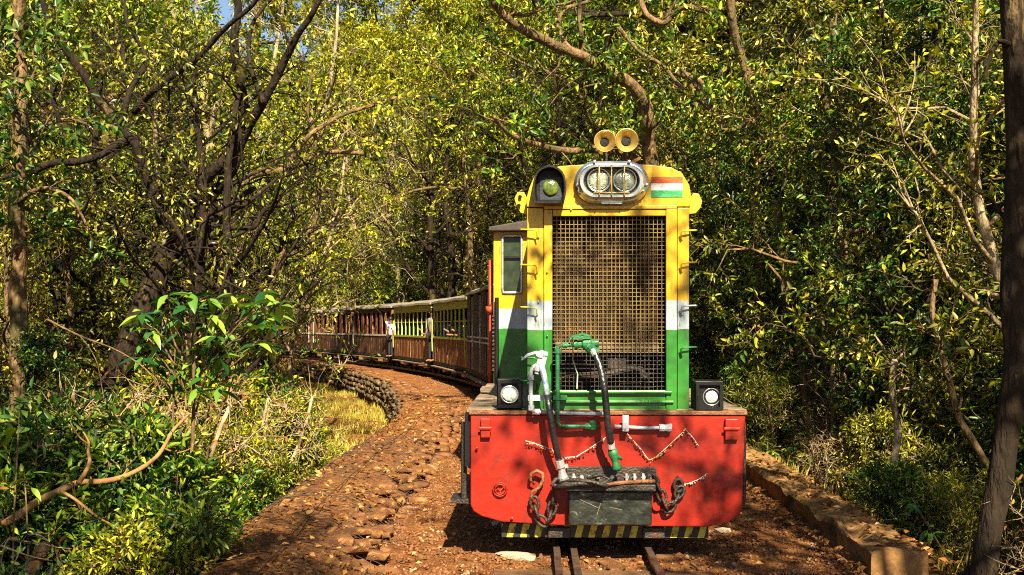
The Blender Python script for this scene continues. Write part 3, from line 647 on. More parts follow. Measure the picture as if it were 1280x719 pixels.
for c_ in ((742, 440, -.105, (.4,-.1,-.8), .032, .045), (764, 556, -.155, (.1,.1,-.9), .032, .05)): m = MB(); collar(m, *c_); part(m, 'hose_clamp', M_silver, parent=hose2)
m = MB(); m.lathe(Q(765,561,-.14), (.25,.1,-1), [(0,.028),(.04,.034),(.07,.024),(.10,.022),(.13,.034),(.15,.02)], 10); m.bar(Q(764,566,-.15), Q(777,574,-.13), .02); m.tube([Q(768,572,-.14), Q(772,580,-.13), Q(776,585,-.12)], .014, 6); part(m, 'coupling_head', M_green, smooth=True, parent=hose2)
wp = pipe([(692,515.5,-.02),(672,515,-.05),(664.5,513,-.06),(663.5,505,-.06),(663.5,480,-.06),(663.5,465,-.06),(666,459,-.06),(672,456,-.07)], .0135, 'brake_pipe', M_white)
wp['label'] = 'white brake pipe beside the left deck lamp'
for c_ in ((663.5, 472, -.06, (0,0,1), .026), (664, 510, -.06, (0,0,1), .026), (672, 515, -.05, (1,0,0), .025)): m = MB(); collar(m, *c_); part(m, 'collar', M_white, parent=wp)
m = MB(); m.box(QX(660,-.06), QX(681,-.06), -.075, -.045, QZ(501,-.06), QZ(494,-.06)); part(m, 'bracket', M_white, parent=wp)
m = MB(); m.lathe(Q(672,462,-.09), (.25,0,1), [(-.03,.015),(-.01,.015),(-.01,.024),(.02,.024),(.03,.020),(.08,.022),(.08,.030),(.10,.030),(.11,.020),(.13,.014)], 10); m.box(QX(670,-.1), QX(685,-.1), -.12, -.07, QZ(444.5,-.1), QZ(440,-.1))
m.tube([Q(683,441.5,-.1), Q(670,441,-.1), Q(660,444,-.1), Q(652,450,-.1)], [.010,.012,.011,.006], 6); m.bar(Q(681,446,-.1), Q(677,462,-.1), .03); part(m, 'valve', M_white, smooth=False, parent=wp)
hose1 = pipe([(676,455,-.1),(679,465,-.12),(682,480,-.14),(684,494,-.16)], .0205, 'air_hose', M_hoseb, 12); hose1['label'] = 'bare bluish upper hose end'
pipe([(684,494,-.16),(687,515,-.17),(690,535,-.17),(694,555,-.15),(698,572,-.12),(701,580,-.10)], .022, 'hose_sleeve', M_rubber, 12, parent=hose1)
m = MB(); m.lathe(Q(699,575,-.115), (.22,.15,-1), [(0,.03),(.05,.032),(.06,.022),(.09,.026),(.12,.034),(.16,.028)], 10); m.bar(Q(696,586,-.1), Q(710,582,-.1), .022); m.tube([Q(706,594,-.08), Q(710,600,-.08), Q(704,605,-.08), Q(694,610,-.09)], .013, 6); part(m, 'coupling_head', M_silver, parent=hose1)
pipe([(690,516.2,-.03),(720,517,-.04),(757,517.5,-.04)], .0125, 'cross_pipe', M_white)
wq = pipe([(768,533,-.04),(800,535,-.04),(828,535,-.04),(835,535,-.035),(838,533,-.02),(838,531,.0)], .0125, 'cross_pipe', M_white)
m = MB(); m.box(QX(778,-.06), QX(785.5,-.06), -.075, -.06, QZ(539,-.06), QZ(519,-.06)); collar(m, 782, 534, -.04, (1,0,0), .026); part(m, 'pipe_clamp', M_white, parent=wq)
m = MB(); m.lathe(Q(824,535,-.04), (1,0,0), [(0,.026),(.03,.026),(.04,.022),(.06,.03),(.08,.022),(.085,.0001)], 10, True, False); part(m, 'elbow', M_white, parent=wq)
# coupler
fbox(708, 820, 583.5, 612, -.018, -.001, 'coupler_plate', M_iron)
cb = fbox(711, 815, 614, 657, -.12, -.002, 'coupler_block', mat('greased_block', (.05,.055,.045), .32, .5, (.018,.02,.018), 9, .9, 12, .6, dirt=(.32,.33,.30), dscale=9, dlo=.60, dhi=.68), .012)
m = MB()
for a in ((724,624,750,636),(762,634,790,640),(752,626,746,644)): m.bar(Q(a[0],a[1],-.1205), Q(a[2],a[3],-.1205), .003)
part(m, 'scratches', M_deck, parent=cb)
fbox(706, 820, 606, 614.5, -.2, -.019, 'coupler_shelf', M_iron, .008)
for a in (717, 727, 737, 747, 765, 783, 793, 804, 812):
    m = MB(); hh = .03+.02*((a*7) % 3)
    m.lathe(Q(a, 596, -.019), (0,-1,0), [(0,.014),(.02,.014),(.02,.008),(.03,.008)], 8)
    if a in (717, 783, 793, 804): m.bar(Q(a, 592, -.04), Q(a+.5, 605, -.04), .014)
    part(m, 'bolt', M_silver if a % 2 else M_cream)
m = MB()
m.tube([Q(692,611,-.12), Q(705,607,-.2), Q(730,604,-.22), Q(752,605,-.22), Q(764,600,-.2)], .018, 8); m.tube([Q(696,606,-.1), Q(715,600,-.2), Q(738,602,-.24), Q(760,608,-.24)], .013, 8)
m.tube([Q(700,610,-.14), Q(690,606,-.12), Q(694,600,-.1), Q(706,596,-.08)], .016, 8); m.tube([Q(735,598,-.2), Q(750,594,-.2), Q(762,599,-.22), Q(752,606,-.22), Q(738,603,-.2)], .012, 6); part(m, 'coupling_bars', M_iron, smooth=True)
m = MB(); m.tube([Q(752,606,-.22), Q(775,604,-.2), Q(800,602,-.2), Q(818,602,-.16)], .014, 6); part(m, 'draw_link', M_rust, smooth=True)
def chainlinks(pts, ll, r_, wr, mm, parent):
    pts = [Q(*p) for p in pts]; seg = [(pts[i+1]-pts[i]).length for i in range(len(pts)-1)]; tot = sum(seg); d = 0; k = 0
    def at_(s_):
        for i, g in enumerate(seg):
            if s_ <= g or i == len(seg)-1: return pts[i].lerp(pts[i+1], min(1, s_/g)), (pts[i+1]-pts[i]).normalized()
            s_ -= g
    while d < tot-ll*.5:
        c_, t_ = at_(d+ll/2); o = Vector((0,1,0)) if k % 2 else t_.cross(Vector((0,1,0))).normalized()
        o = (o-t_*o.dot(t_)).normalized(); m = MB()
        m.tube([c_+t_*(ll*.62*math.cos(a))+o*(r_*math.sin(a)) for a in np.linspace(0, 2*PI, 13)[:-1]], wr, 6, closed=True)
        part(m, 'link', mm, smooth=True, parent=parent); d += ll*.86; k += 1
hk = MB(); hk.tube([Q(668,606,-.03), Q(663,600,-.05), Q(664,592,-.05), Q(671,588.5,-.05), Q(678,592,-.05), Q(679,600,-.05), Q(675,608,-.05), Q(671,612,-.05), Q(666,614,-.05), Q(664,620,-.05), Q(667,626,-.05)], [.006,.010,.013,.014,.014,.013,.012,.011,.011,.011,.010], 8)
hk = part(hk, 'safety_hook', M_rust, smooth=True); hk['label'] = 'rusty hook with a hanging chain left of the coupler'
chainlinks([(667,622,-.05),(669,634,-.05),(673,646,-.05),(679,653,-.05),(686,648,-.05),(690,636,-.05),(691,624,-.05),(692,612,-.06)], .075, .028, .0105, M_iron, hk)
ck = MB(); ck.tube([Q(812,594,-.02), Q(812,594,-.06)], .014, 8); ck = part(ck, 'chain_bolt', M_iron); ck['label'] = 'bolt and looped chain right of the coupler'
chainlinks([(812,595,-.05),(821,604,-.06),(826,616,-.06),(830,628,-.06),(834,637,-.06),(840,632,-.06),(846,622,-.05),(851,612,-.05)], .07, .028, .0105, M_iron, ck)
m = MB(); m.tube([Q(848+5.5*math.cos(t), 607+8*math.sin(t), -.04) for t in np.linspace(0, 2*PI, 17)[:-1]], .012, 6, closed=True); m.tube([Q(847,596,-.0), Q(847,600,-.04)], .012, 6); part(m, 'chain_ring', M_under, smooth=True)
m = MB(); m.lathe(Q(821,633,-.03), (0,-1,0), [(0,.03),(.006,.03)], 12); m.bar(Q(819,612,-.03), Q(821,628,-.03), .014, .006); part(m, 'tag_plate', M_red)
m = MB(); m.tube([Q(716,434,-.07), Q(716,450,.05), Q(722,468,.06), Q(721,486,.05)], .004, 4); part(m, 'loose_wire', M_cream)
# flower garlands
def garland(pts, label, cols, sz=.0068):
    r = empty('flower_garland', Vector((.63,6.6,0))+Q(*pts[0], -.02), -TH, label, 'garland')
    o_ = Matrix.Rotation(TH, 3, 'Z')
    base = Q(*pts[0], -.02); pp = [Q(a, b, -.02)-base for a, b in pts]
    groups = [MB() for _ in cols]
    for i in range(len(pp)-1):
        n_ = max(2, int((pp[i+1]-pp[i]).length/(sz*1.7))); 
        for k in range(n_):
            if R.random() < .12: continue
            c_ = pp[i].lerp(pp[i+1], k/n_)+Vector((R.gauss(0,.0035), R.uniform(-.012,0), R.gauss(0,.0035)-.012*math.sin(PI*k/n_)))
            groups[R.randrange(len(cols))].ball(c_, sz*R.uniform(.6, 1.15))
    th = MB(); th.tube(pp, .0022, 3); th.build('string', M_cream, r)
    for g_, (nm, c_) in zip(groups, cols): tag(g_.build(nm, c_, r), kind='stuff')
    r.location = loco.matrix_basis @ base if False else (Matrix.Rotation(-TH, 4, 'Z') @ base)+Vector((.63, 6.6, 0))
FY = cloth('marigold_yellow', (.50,.27,.015)); FW = cloth('jasmine_white', (.42,.36,.28)); FR = cloth('petal_dark_red', (.22,.03,.03))
garland([(657,551),(668,554),(689,562),(700,567)], 'short garland of yellow and white flowers under the left deck lamp', [('yellow_flowers', FY), ('white_flowers', FW)])
garland([(706,572),(720,571),(735,562),(751,551),(757,547)], 'dark red and white flower string sagging between the two hoses', [('red_flowers', FR), ('white_flowers', FW)])
garland([(783,541),(790,549),(800,560),(811,575),(818,573),(835,558),(857,537),(866,547),(873,557)], 'long zigzag garland of yellow flowers on the right of the red plate', [('yellow_flowers', FY), ('white_flowers', FW), ('red_flowers', FR)])
garland([(853,606),(862,604),(874,599),(884,592)], 'short garland of white flowers hanging right of the chain ring', [('white_flowers', FW), ('petals', FW)], .009)

# ------------------------------------------------------------------ carriages
def arc_positions():
    out = []; y = 12.75; s_ = 0
    return out
def coach(kind, name, label, yc, CL, cat='carriage'):
    h = hd(yc); r = empty(name, (cx(yc), yc, 0), -math.atan(h), label, cat, None)
    hl_ = CL/2; W_ = .80
    m = MB(); m.box(-.6, .6, -hl_, hl_, .34, .44); m.box(-W_, -W_+.06, -hl_, hl_, .36, .46); m.box(W_-.06, W_, -hl_, hl_, .36, .46); m.build('underframe', M_under, r)
    for by in (-hl_+1.0, hl_-1.0):
        bo = MB(); bo.box(-.48, .48, by-.08, by+.08, .24, .32)
        for sx in (-1, 1): bo.box(sx*.52-.03, sx*.52+.03, by-.55, by+.55, .2, .33); bo.box(sx*.52-.05, sx*.52+.05, by-.33, by-.2, .12, .26); bo.box(sx*.52-.05, sx*.52+.05, by+.2, by+.33, .12, .26)
        bo = bo.build('bogie', M_under, r)
        for wy in (-.32, .32):
            for sx in (-1, 1):
                m = MB(); m.lathe((sx*.33, by+wy, .23), (sx,0,0), [(-.02,.25),(0,.23),(.06,.23),(.06,.19),(.04,.17),(.04,.05),(.07,.05),(.07,.001)], 16, True, False); m.build('wheel', M_iron, bo)
    m = MB(); m.box(-W_-.12, -W_+.02, -hl_+.2, hl_-.2, .30, .33)
    m.build('footboard', M_deck, r)
    for k in range(3):
        m = MB(); yy = -hl_*.6+k*hl_*.55; m.box(-.72, -.62, yy-.2, yy+.2, .18, .30); m.build('battery_box', M_deck if k % 2 else M_cream, r, bevel=.01)
    pts = [(-W_-.06, 2.18), (-W_-.05, 2.24), (-W_*.8, 2.31), (-W_*.4, 2.36), (0, 2.38), (W_*.4, 2.36), (W_*.8, 2.31), (W_+.05, 2.24), (W_+.06, 2.18), (W_, 2.18), (0, 2.22), (-W_, 2.18)]
    m = MB(); loops = []
    for k in range(9):
        yy = -hl_-.08+(CL+.16)*k/8; loops.append([(x, yy, z+.012*math.sin(k*1.7+x*3)) for x, z in pts])
    m.loft(loops); m.build('roof', M_roof, r)
    zb = .46; zt = 2.18; zs = 1.14
    body = {'lime': M_lime, 'brown': M_brown, 'van': M_van}[kind]; panel = {'lime': M_dkwood, 'brown': M_brown, 'van': M_van}[kind]
    for sx in (-1, 1):
        X = sx*W_; x0, x1 = min(X, X-sx*.035), max(X, X-sx*.035)
        if kind == 'van':
            y_ = -hl_+.02; seq = [.75,.55,.9,.55,.9,.55,.75]; tot = sum(seq)
            for i, q_ in enumerate(seq):
                q_ *= (CL-.04)/tot
                if i % 2: 
                    d_ = MB().box(x0+sx*(-.015), x1+sx*(-.015), y_+.02, y_+q_-.02, zb, zt-.05).build('door', M_blue, r, bevel=.006)
                    MB().bar((X+sx*.01, y_+.06, 1.0), (X+sx*.01, y_+.06, 1.5), .02).build('handle', M_silver, d_)
                else:
                    nb = max(3, int(q_/.16))
                    for b_ in range(nb):
                        g = MB(); jj = R.uniform(-.004, .004)
                        g.box(x0+jj, x1+jj, y_+q_*b_/nb+.004, y_+q_*(b_+1)/nb-.004, zb, zt-.01); g.build('board', M_van, r)
                for zz in (1.10, 1.20): MB().box(min(X, X+sx*.012), max(X, X+sx*.012), y_+.02, y_+q_-.02, zz, zz+.035).build('band', M_cream if not i % 2 else M_silver, r)
                y_ += q_
            continue
        # lower wall of narrow boards (joined), belt rail, pillars, lintel
        g = MB(); nb = int(CL/.11)
        for b_ in range(nb):
            jj = R.uniform(-.005, .005); g.box(x0+jj, x1+jj, -hl_+CL*b_/nb+.004, -hl_+CL*(b_+1)/nb-.004, zb, zs)
        tag(g.build('side_boards', panel, r), kind='stuff')
        rm = M_lime if kind == 'lime' else M_cream
        MB().box(min(X+sx*.015, X-sx*.04), max(X+sx*.015, X-sx*.04), -hl_, hl_, zs, zs+.06).build('belt_rail', rm, r)
        MB().box(x0, x1, -hl_, hl_, 1.96 if kind == 'lime' else 2.02, zt).build('lintel', body, r)
        npil = 9 if kind == 'lime' else 8
        for i in range(npil+1):
            yy = -hl_+.05+(CL-.1)*i/npil; wd = .05 if i in (0, npil) else (.024 if kind == 'lime' else (.09 if i % 2 else .16))
            MB().box(x0, x1, yy-wd, yy+wd, zs+.06, 1.96 if kind == 'lime' else 2.02).build('window_pillar', body if kind == 'lime' else M_dkwood, r)
        if kind == 'lime':
            for zz in (1.62,): MB().box(X-sx*.02-.008, X-sx*.02+.008, -hl_+.05, hl_-.05, zz, zz+.03).build('window_bar', M_lime, r)
        for yy in (-hl_+.12, hl_-.12):
            MB().tube([(X+sx*.05, yy, .75), (X+sx*.06, yy, 1.1), (X+sx*.05, yy, 1.7)], .016, 6).build('grab_rail', M_cream if kind != 'lime' else M_lime, r)
    for yy in (-hl_, hl_):
        y0, y1 = (yy, yy+.04) if yy < 0 else (yy-.04, yy)
        MB().box(-W_+.04, W_-.04, y0, y1, zb, zt+.02).build('end_wall', body if kind == 'van' else panel, r)
        MB().lathe((0, yy+(-.22 if yy < 0 else 0), .42), (0,1,0), [(0,.09),(.03,.09),(.03,.035),(.22,.035)], 12).build('buffer', M_iron, r)
    MB().box(-W_+.04, W_-.04, -hl_+.05, hl_-.05, .46, .49).build('floor', M_deck, r)
    if kind != 'van':
        sm_ = M_seat if kind == 'lime' else M_brown
        for i in range(5):
            yy = -hl_+.5+i*(CL-1)/4
            s_ = MB().box(-W_+.06, W_-.06, yy-.2, yy+.2, .86, .94).build('bench_seat', sm_, r, bevel=.01)
            MB().box(-W_+.06, W_-.06, yy-.04, yy+.03, .95, 1.55).build('backrest', sm_, s_, bevel=.01)
    return r
CLn = 5.45
# positions along the curve
ycs = []; y = 12.9+.3; 
for i in range(8):
    a = y; s_ = 0
    while s_ < CLn/2: a += .02; s_ += .02*math.sqrt(1+hd(a)**2)
    yc = a; s_ = 0
    while s_ < CLn/2+.42: a += .02; s_ += .02*math.sqrt(1+hd(a)**2)
    ycs.append(yc); y = a
kinds = ['van', 'van', 'lime', 'lime', 'brown', 'brown', 'brown', 'brown']
labs = ['dark boarded van coupled right behind the locomotive cab', 'dark boarded van with blue doors and pale bands, left of the red pole',
        'lime framed open carriage whose passengers lean out beside the dark van', 'lime framed open carriage with a row of blue seats, second behind the dark van',
        'brown carriage with a pale belt rail behind the man in the white shirt', 'brown carriage half hidden by leaves with one passenger at its window',
        'brown carriage far down the curve behind leafy twigs', 'last brown carriage of the train, hidden among the trees']
coaches = [coach(k, 'railway_carriage', l, yc, CLn) for k, l, yc in zip(kinds, labs, ycs)]

coaches[1].location.x -= .08; coaches[1].scale.z = 1.03
# ------------------------------------------------------------------ people
def skinmesh(name, pts, edges, rad, material, parent, sub=1):
    me = bpy.data.meshes.new(name); me.from_pydata([tuple(p) for p in pts], edges, [])
    o = bpy.data.objects.new(name, me); COL.objects.link(o); o.parent = parent
    sk_ = o.modifiers.new('skin', 'SKIN'); ly = me.skin_vertices[0] if len(me.skin_vertices) else None
    if ly is None:
        bm = bmesh.new(); bm.from_mesh(me); bm.verts.layers.skin.verify(); bm.to_mesh(me); bm.free(); ly = me.skin_vertices[0]
    for i, r_ in enumerate(rad):
        ly.data[i].radius = (r_, r_) if not hasattr(r_, '__len__') else r_
        ly.data[i].use_root = (i == 0)
    ss = o.modifiers.new('sub', 'SUBSURF'); ss.levels = ss.render_levels = sub
    sk_.use_smooth_shade = True
    me.materials.append(material); return o
def person(label, co, loc, rz, shirt, trousers, arms='up', seated=False, hairlong=False, lean=0.):
    """loc is in the carriage's space; the person is a thing of its own, so it is placed in the world"""
    mw = Matrix.Translation(co.location) @ Matrix.Rotation(co.rotation_euler.z, 4, 'Z')
    wl = mw @ Vector(loc)
    r = empty('person', wl, co.rotation_euler.z+rz, label, 'person')
    # facing local -X ; feet or seat at z 0
    hz = .05 if seated else .84
    if seated: k1, a1 = (-.42, .03), (-.44, -.40)
    hip = Vector((0,0,hz)); wst = hip+Vector((-.15*lean,0,.12)); ch = hip+Vector((-.01-.7*lean,0,.36)); nk = hip+Vector((-.01-lean,0,.52-.2*lean)); hd_ = nk+Vector((-.03,0,.15)); tp = nk+Vector((-.02,0,.25))
    P_ = [hip, wst, ch, nk, hd_, tp]; E_ = [(0,1),(1,2),(2,3),(3,4),(4,5)]; Rr = [(.13,.10),(.12,.09),(.15,.10),.05,(.082,.095),.055]
    AP = []; 
    for s_ in (-1, 1):
        sh = ch+Vector((0, .19*s_, .09))
        if arms == 'up' and s_ == 1: el = sh+Vector((-.12,.12,.20)); ha = el+Vector((-.02,-.10,.22))
        elif arms == 'rail' and s_ == 1: el = sh+Vector((-.16,.05,-.16)); ha = el+Vector((-.2,.02,.12))
        elif arms == 'rail': el = sh+Vector((-.14,-.03,-.18)); ha = el+Vector((-.2,.08,.02))
        else: el = sh+Vector((-.02,.06*s_,-.27)); ha = el+Vector((-.08,0,-.22))
        AP.append((sh, el, ha)); b = len(P_); P_ += [sh, el, ha, ha+(ha-el).normalized()*.09]; E_ += [(2,b),(b,b+1),(b+1,b+2),(b+2,b+3)]; Rr += [.052,.042,.03,.028]
    LP = []
    for s_ in (-1, 1):
        th = hip+Vector((0,.09*s_,-.03)); kn = hip+(Vector((-.42,.10*s_,.0)) if seated else Vector((-.03,.10*s_,-.40))); an = kn+Vector((0,0,-.38)); to = an+Vector((-.16,0,-.03))
        LP.append((th, kn, an)); b = len(P_); P_ += [th, kn, an, to]; E_ += [(0,b),(b,b+1),(b+1,b+2),(b+2,b+3)]; Rr += [.08,.056,.038,.032]
    skinmesh('body', P_, E_, Rr, M_skin, r)
    c_ = [hip+Vector((0,0,.0)), wst, ch, ch+Vector((0,0,.10))]; e_ = [(0,1),(1,2),(2,3)]; rr_ = [(.145,.115),(.135,.105),(.165,.12),(.10,.09)]
    for (sh, el, ha) in AP: b = len(c_); c_ += [sh, el.lerp(sh, .15)]; e_ += [(2,b),(b,b+1)]; rr_ += [.068,.055]
    skinmesh('shirt', c_, e_, rr_, shirt, r)
    c_ = [hip+Vector((0,0,.03))]; e_ = []; rr_ = [(.148,.118)]
    for (th, kn, an) in LP: b = len(c_); c_ += [th, kn, an]; e_ += [(0,b),(b,b+1),(b+1,b+2)]; rr_ += [.092,.07,.055]
    skinmesh('trousers', c_, e_, rr_, trousers, r)
    m = MB(); hc = hd_+Vector((.012,0,.035)); t_ = 10
    m.loft([[hc+Vector((rr*math.cos(2*PI*k/t_)*1.05, rr*math.sin(2*PI*k/t_)*.95, zz)) for k in range(t_)] for zz, rr in ((-.05 if not hairlong else -.2,.085),(0,.094),(.05,.088),(.085,.06),(.105,.01))]); m.build('hair', M_hair, r, smooth=True)
    m = MB(); fz = hd_+Vector((-.088,0,0)); m.ball(fz+Vector((0,0,-.01)), .018)
    m.build('nose', M_skin, r)
    for s_ in (-1, 1): m = MB(); m.ball(fz+Vector((.004,.034*s_,.02)), .011); m.build('eye', M_hair, r)
    return r
cW = cloth('shirt_white', (.62,.66,.72)); cD = cloth('trousers_dark', (.03,.03,.045)); cR = cloth('shirt_dark_red', (.26,.04,.03)); cB = cloth('shirt_teal', (.05,.22,.32)); cC = cloth('shirt_cream', (.55,.45,.32)); cG = cloth('shirt_grey', (.25,.24,.23))
W2 = CLn/2
man_ = person('man in a white shirt hanging from the carriage doorway with one arm raised', coaches[3], (-.88, W2+.1, .40), .3, cW, cD, 'up')
man_.scale = (.88,)*3
person('passenger in dark red leaning out of the window next to the dark van', coaches[2], (-.14, -.55, .93), 0, cR, cD, 'rail', True, lean=.6)
person('passenger in a cream shirt at the window behind the one in dark red', coaches[2], (-.14, -1.2, .92), 0, cC, cD, 'rail', True, lean=.45)
person('person in grey standing in the gap between the two lime carriages', coaches[2], (-.80, W2+.1, .42), .4, cG, cD, 'down')
person('passenger in cream among the blue seats of the second lime carriage', coaches[3], (-.14, -1.6, .92), 0, cC, cD, 'rail', True, lean=.4)
person('passenger in a white shirt at the window of the leaf covered carriage', coaches[5], (-.14, .7, .94), 0, cW, cD, 'rail', True, lean=.55)

# ------------------------------------------------------------------ stones
def stone_mesh(seed, flat=.5):
    rnd = random.Random(seed); bm = bmesh.new(); bmesh.ops.create_icosphere(bm, subdivisions=1, radius=.5)
    if True:
        o = Vector((seed*3.1, seed*1.7, 0))
        for v in bm.verts:
            d = v.co.normalized(); k = max(abs(d.x), abs(d.y), abs(d.z))
            q = d*(.5/k)*.55+d*.5*.45; v.co = q*(1+.28*noise.noise(d*1.6+o)); v.co.z *= flat
    me = bpy.data.meshes.new('stone'); bm.to_mesh(me); bm.free()
    return me
def scatter_solid(name, base, places, material, parent=None, smooth=False, fix=False):
    """join many scaled, turned copies of small base meshes into one mesh, quickly"""
    VV, FF, off = [], [], 0
    bs = []
    for b in base:
        co = np.empty(len(b.vertices)*3); b.vertices.foreach_get('co', co)
        bs.append((co.reshape(-1, 3), np.array([list(p.vertices) for p in b.polygons])))
    for i, (p, s_, rz, rx) in enumerate(places):
        v, f = bs[i % len(bs)]; q = v*np.array(s_)
        c, s = math.cos(rx), math.sin(rx); q = q @ np.array([[1,0,0],[0,c,s],[0,-s,c]])
        c, s = math.cos(rz), math.sin(rz); q = q @ np.array([[c,s,0],[-s,c,0],[0,0,1]])
        VV.append(q+np.array(p)); FF.append(f+off); off += len(v)
    V = np.concatenate(VV); Fc = np.concatenate(FF); k = Fc.shape[1]
    me = bpy.data.meshes.new(name); me.vertices.add(len(V)); me.vertices.foreach_set('co', V.astype(np.float32).ravel())
    me.loops.add(Fc.size); me.loops.foreach_set('vertex_index', Fc.astype(np.int32).ravel())
    me.polygons.add(len(Fc)); me.polygons.foreach_set('loop_start', np.arange(0, Fc.size, k, dtype=np.int32)); me.update(calc_edges=True)
    me.materials.append(material); o = link(me, name, parent)
    if smooth: me.polygons.foreach_set('use_smooth', [True]*len(me.polygons))
    return o
STB = [stone_mesh(i) for i in range(8)]
for s_ in STB: s_.materials.append(M_stone)
STW = [stone_mesh(i+20, .9) for i in range(6)]
for s_ in STW: s_.materials.append(M_stone2)
gb_ = empty('gabion_mattress', (-1.7, 9, -.1), 0, 'wire mesh covered mattress of flat red stones along the left of the track', 'gabion')
GO = Vector((-1.7, 9, -.1))
def gz(x, y):                            # height of the gabion's top
    e = edge(y); t = (x-e)/1.0
    return .055+.05*math.sin(PI*min(1, max(0, t)))+.04*nzf(x, y, .8, 3)-(.05 if t < .1 else 0)-.13*min(1.3, max(0, (t-.7)/.3))
cand = []; y = 5.0
while y < 18.5:
    e = edge(y); x = e+R.uniform(0, .12)
    while x < e+1.02:
        sx = R.uniform(.10, .26); sy = R.uniform(.10, .21)
        cand.append((Vector((x+sx/2, y+R.uniform(-.03,.03), gz(x, y)-.045+R.uniform(-.025,.02))), (sx*1.1, sy*1.1, R.uniform(.09, .2)), R.uniform(-.7, .7), R.uniform(-.35, .35))); x += sx*.95
    y += .135
for y in np.arange(5, 18.5, .17):        # outer face
    for k in range(4):
        cand.append((Vector((edge(y)+R.uniform(-.03,.03), y, -.06-.15*k)), (.2, .19, .26), R.uniform(0, 3), 0))
cand.sort(key=lambda c: c[0].y)
near_ = [c for c in cand if c[0].z > -.05][:296]; ns_ = set(id(c) for c in near_)
for i, (p, s_, rz, rx) in enumerate(near_): link(STB[i % 8], 'stone', gb_, p-GO, (rx, 0, rz), s_)
rest = [(p-GO, s_, rz, rx) for (p, s_, rz, rx) in [c for c in cand if id(c) not in ns_]]
tag(scatter_solid('far_stones', STB, rest, M_stone, gb_), kind='stuff')
# red earth packed between the stones
m = MB(); gy = list(np.arange(4.8, 19, .12)); gx = [i*.1 for i in range(12)]
for y in gy:
    for a in gx: x = edge(y)-.02+a; m.v.append(tuple(Vector((x, y, gz(x, y)-.004+.055*nzf(x, y, 2.6, 1)+.010*nzf(x, y, 11)))-GO))
for i in range(len(gy)-1):
    for k in range(len(gx)-1): q = i*len(gx)+k; m.f.append((q, q+1, q+len(gx)+1, q+len(gx)))
sf = m.build('soil_fill', M_ground, gb_, smooth=True, fix=False); sf.data.attributes.new('bed', 'FLOAT', 'POINT').data.foreach_set('value', [1.]*len(sf.data.vertices))
# hexagonal wire
m = MB(); hx = .07
row = 0; y = 5.0
while y < 12.5:
    e = edge(y); k = 0; x = e-.02+(hx if row % 2 else 0)
    while x < e+1.0:
        a = Vector((x, y, gz(x, y)+.035)); b = Vector((x+hx, y+hx*.45, 0)); b.z = gz(b.x, b.y)+.035; c = Vector((x+hx*2, y, 0)); c.z = gz(c.x, c.y)+.035; d = Vector((b.x, b.y+hx*.75, 0)); d.z = gz(d.x, d.y)+.035
        for u, v in ((a, b), (b, c), (b, d)): m.tube([u-GO, v-GO], .0021, 3, cap=False)
        x += hx*2
    y += hx*1.2; row += 1
tag(m.build('wire_mesh', M_wire, gb_, fix=False), 'rusty hexagonal wire mesh over the stones', kind='stuff')
m = MB()
for off_ in (.02, .5, 1.0): m.tube([Vector((edge(y)+off_, y, gz(edge(y)+off_, y)+.04))-GO for y in np.arange(5, 17, .3)], .005, 4)
for yy in (7.9, 10.6, 13.2): m.tube([Vector((edge(yy)+t, yy+.06*math.sin(t*5), gz(edge(yy)+t, yy)+.04))-GO for t in np.linspace(0, 1.0, 8)], .005, 4)
m.build('selvedge_wire', M_wire, gb_)
# retaining wall beyond
rw = empty('stone_retaining_wall', (-2.4, 22, -.1), 0, 'dark dry stone retaining wall curving below the train', 'wall'); RO = Vector((-2.4, 22, -.1))
wl, caps = [], []
y = 17.6
while y < 46:
    sl_ = (edge(y+.3)-edge(y-.3))/.6; st = .24/math.sqrt(1+sl_*sl_); ang = -math.atan(sl_)
    for k in range(4):
        j = R.uniform(-.05, .05); yy = y+(st/2 if k % 2 else 0)
        wl.append((Vector((edge(yy)+R.uniform(-.03,.05)-.02*k, yy+R.uniform(-.04,.04), -.16-.16*k+R.uniform(-.045,.045))), (.26, .26*R.uniform(.6,1.15), .21*R.uniform(.65,1.15)), ang+R.uniform(-.4,.4), R.uniform(-.3,.3)))
    for k in range(2 if y > 26 else 4):
        caps.append((Vector((edge(y)+.12+(.3*k+R.uniform(-.08,.08))/math.cos(ang), y+R.uniform(-.06,.06), -.05-.022*k+R.uniform(-.02,.015))), (R.uniform(.22,.40), R.uniform(.16,.30), .13), ang+R.uniform(-.6,.6), R.uniform(-.1,.1)))
    y += st
allw = sorted([(a, 0) for a in wl]+[(a, 1) for a in caps], key=lambda q: q[0][0].y)
for i, ((p, s_, rz, rx), c) in enumerate(allw[:296]): link((STW[i % 6] if not c else STB[i % 8]), 'stone', rw, p-RO, (rx, 0, rz), s_)
tag(scatter_solid('far_stones', STW, [(p-RO, s_, rz, rx) for (p, s_, rz, rx), c in allw[296:] if not c], M_stone2, rw), kind='stuff')
tag(scatter_solid('far_cap_stones', STB, [(p-RO, s_, rz, rx) for (p, s_, rz, rx), c in allw[296:] if c], M_stone, rw), kind='stuff')
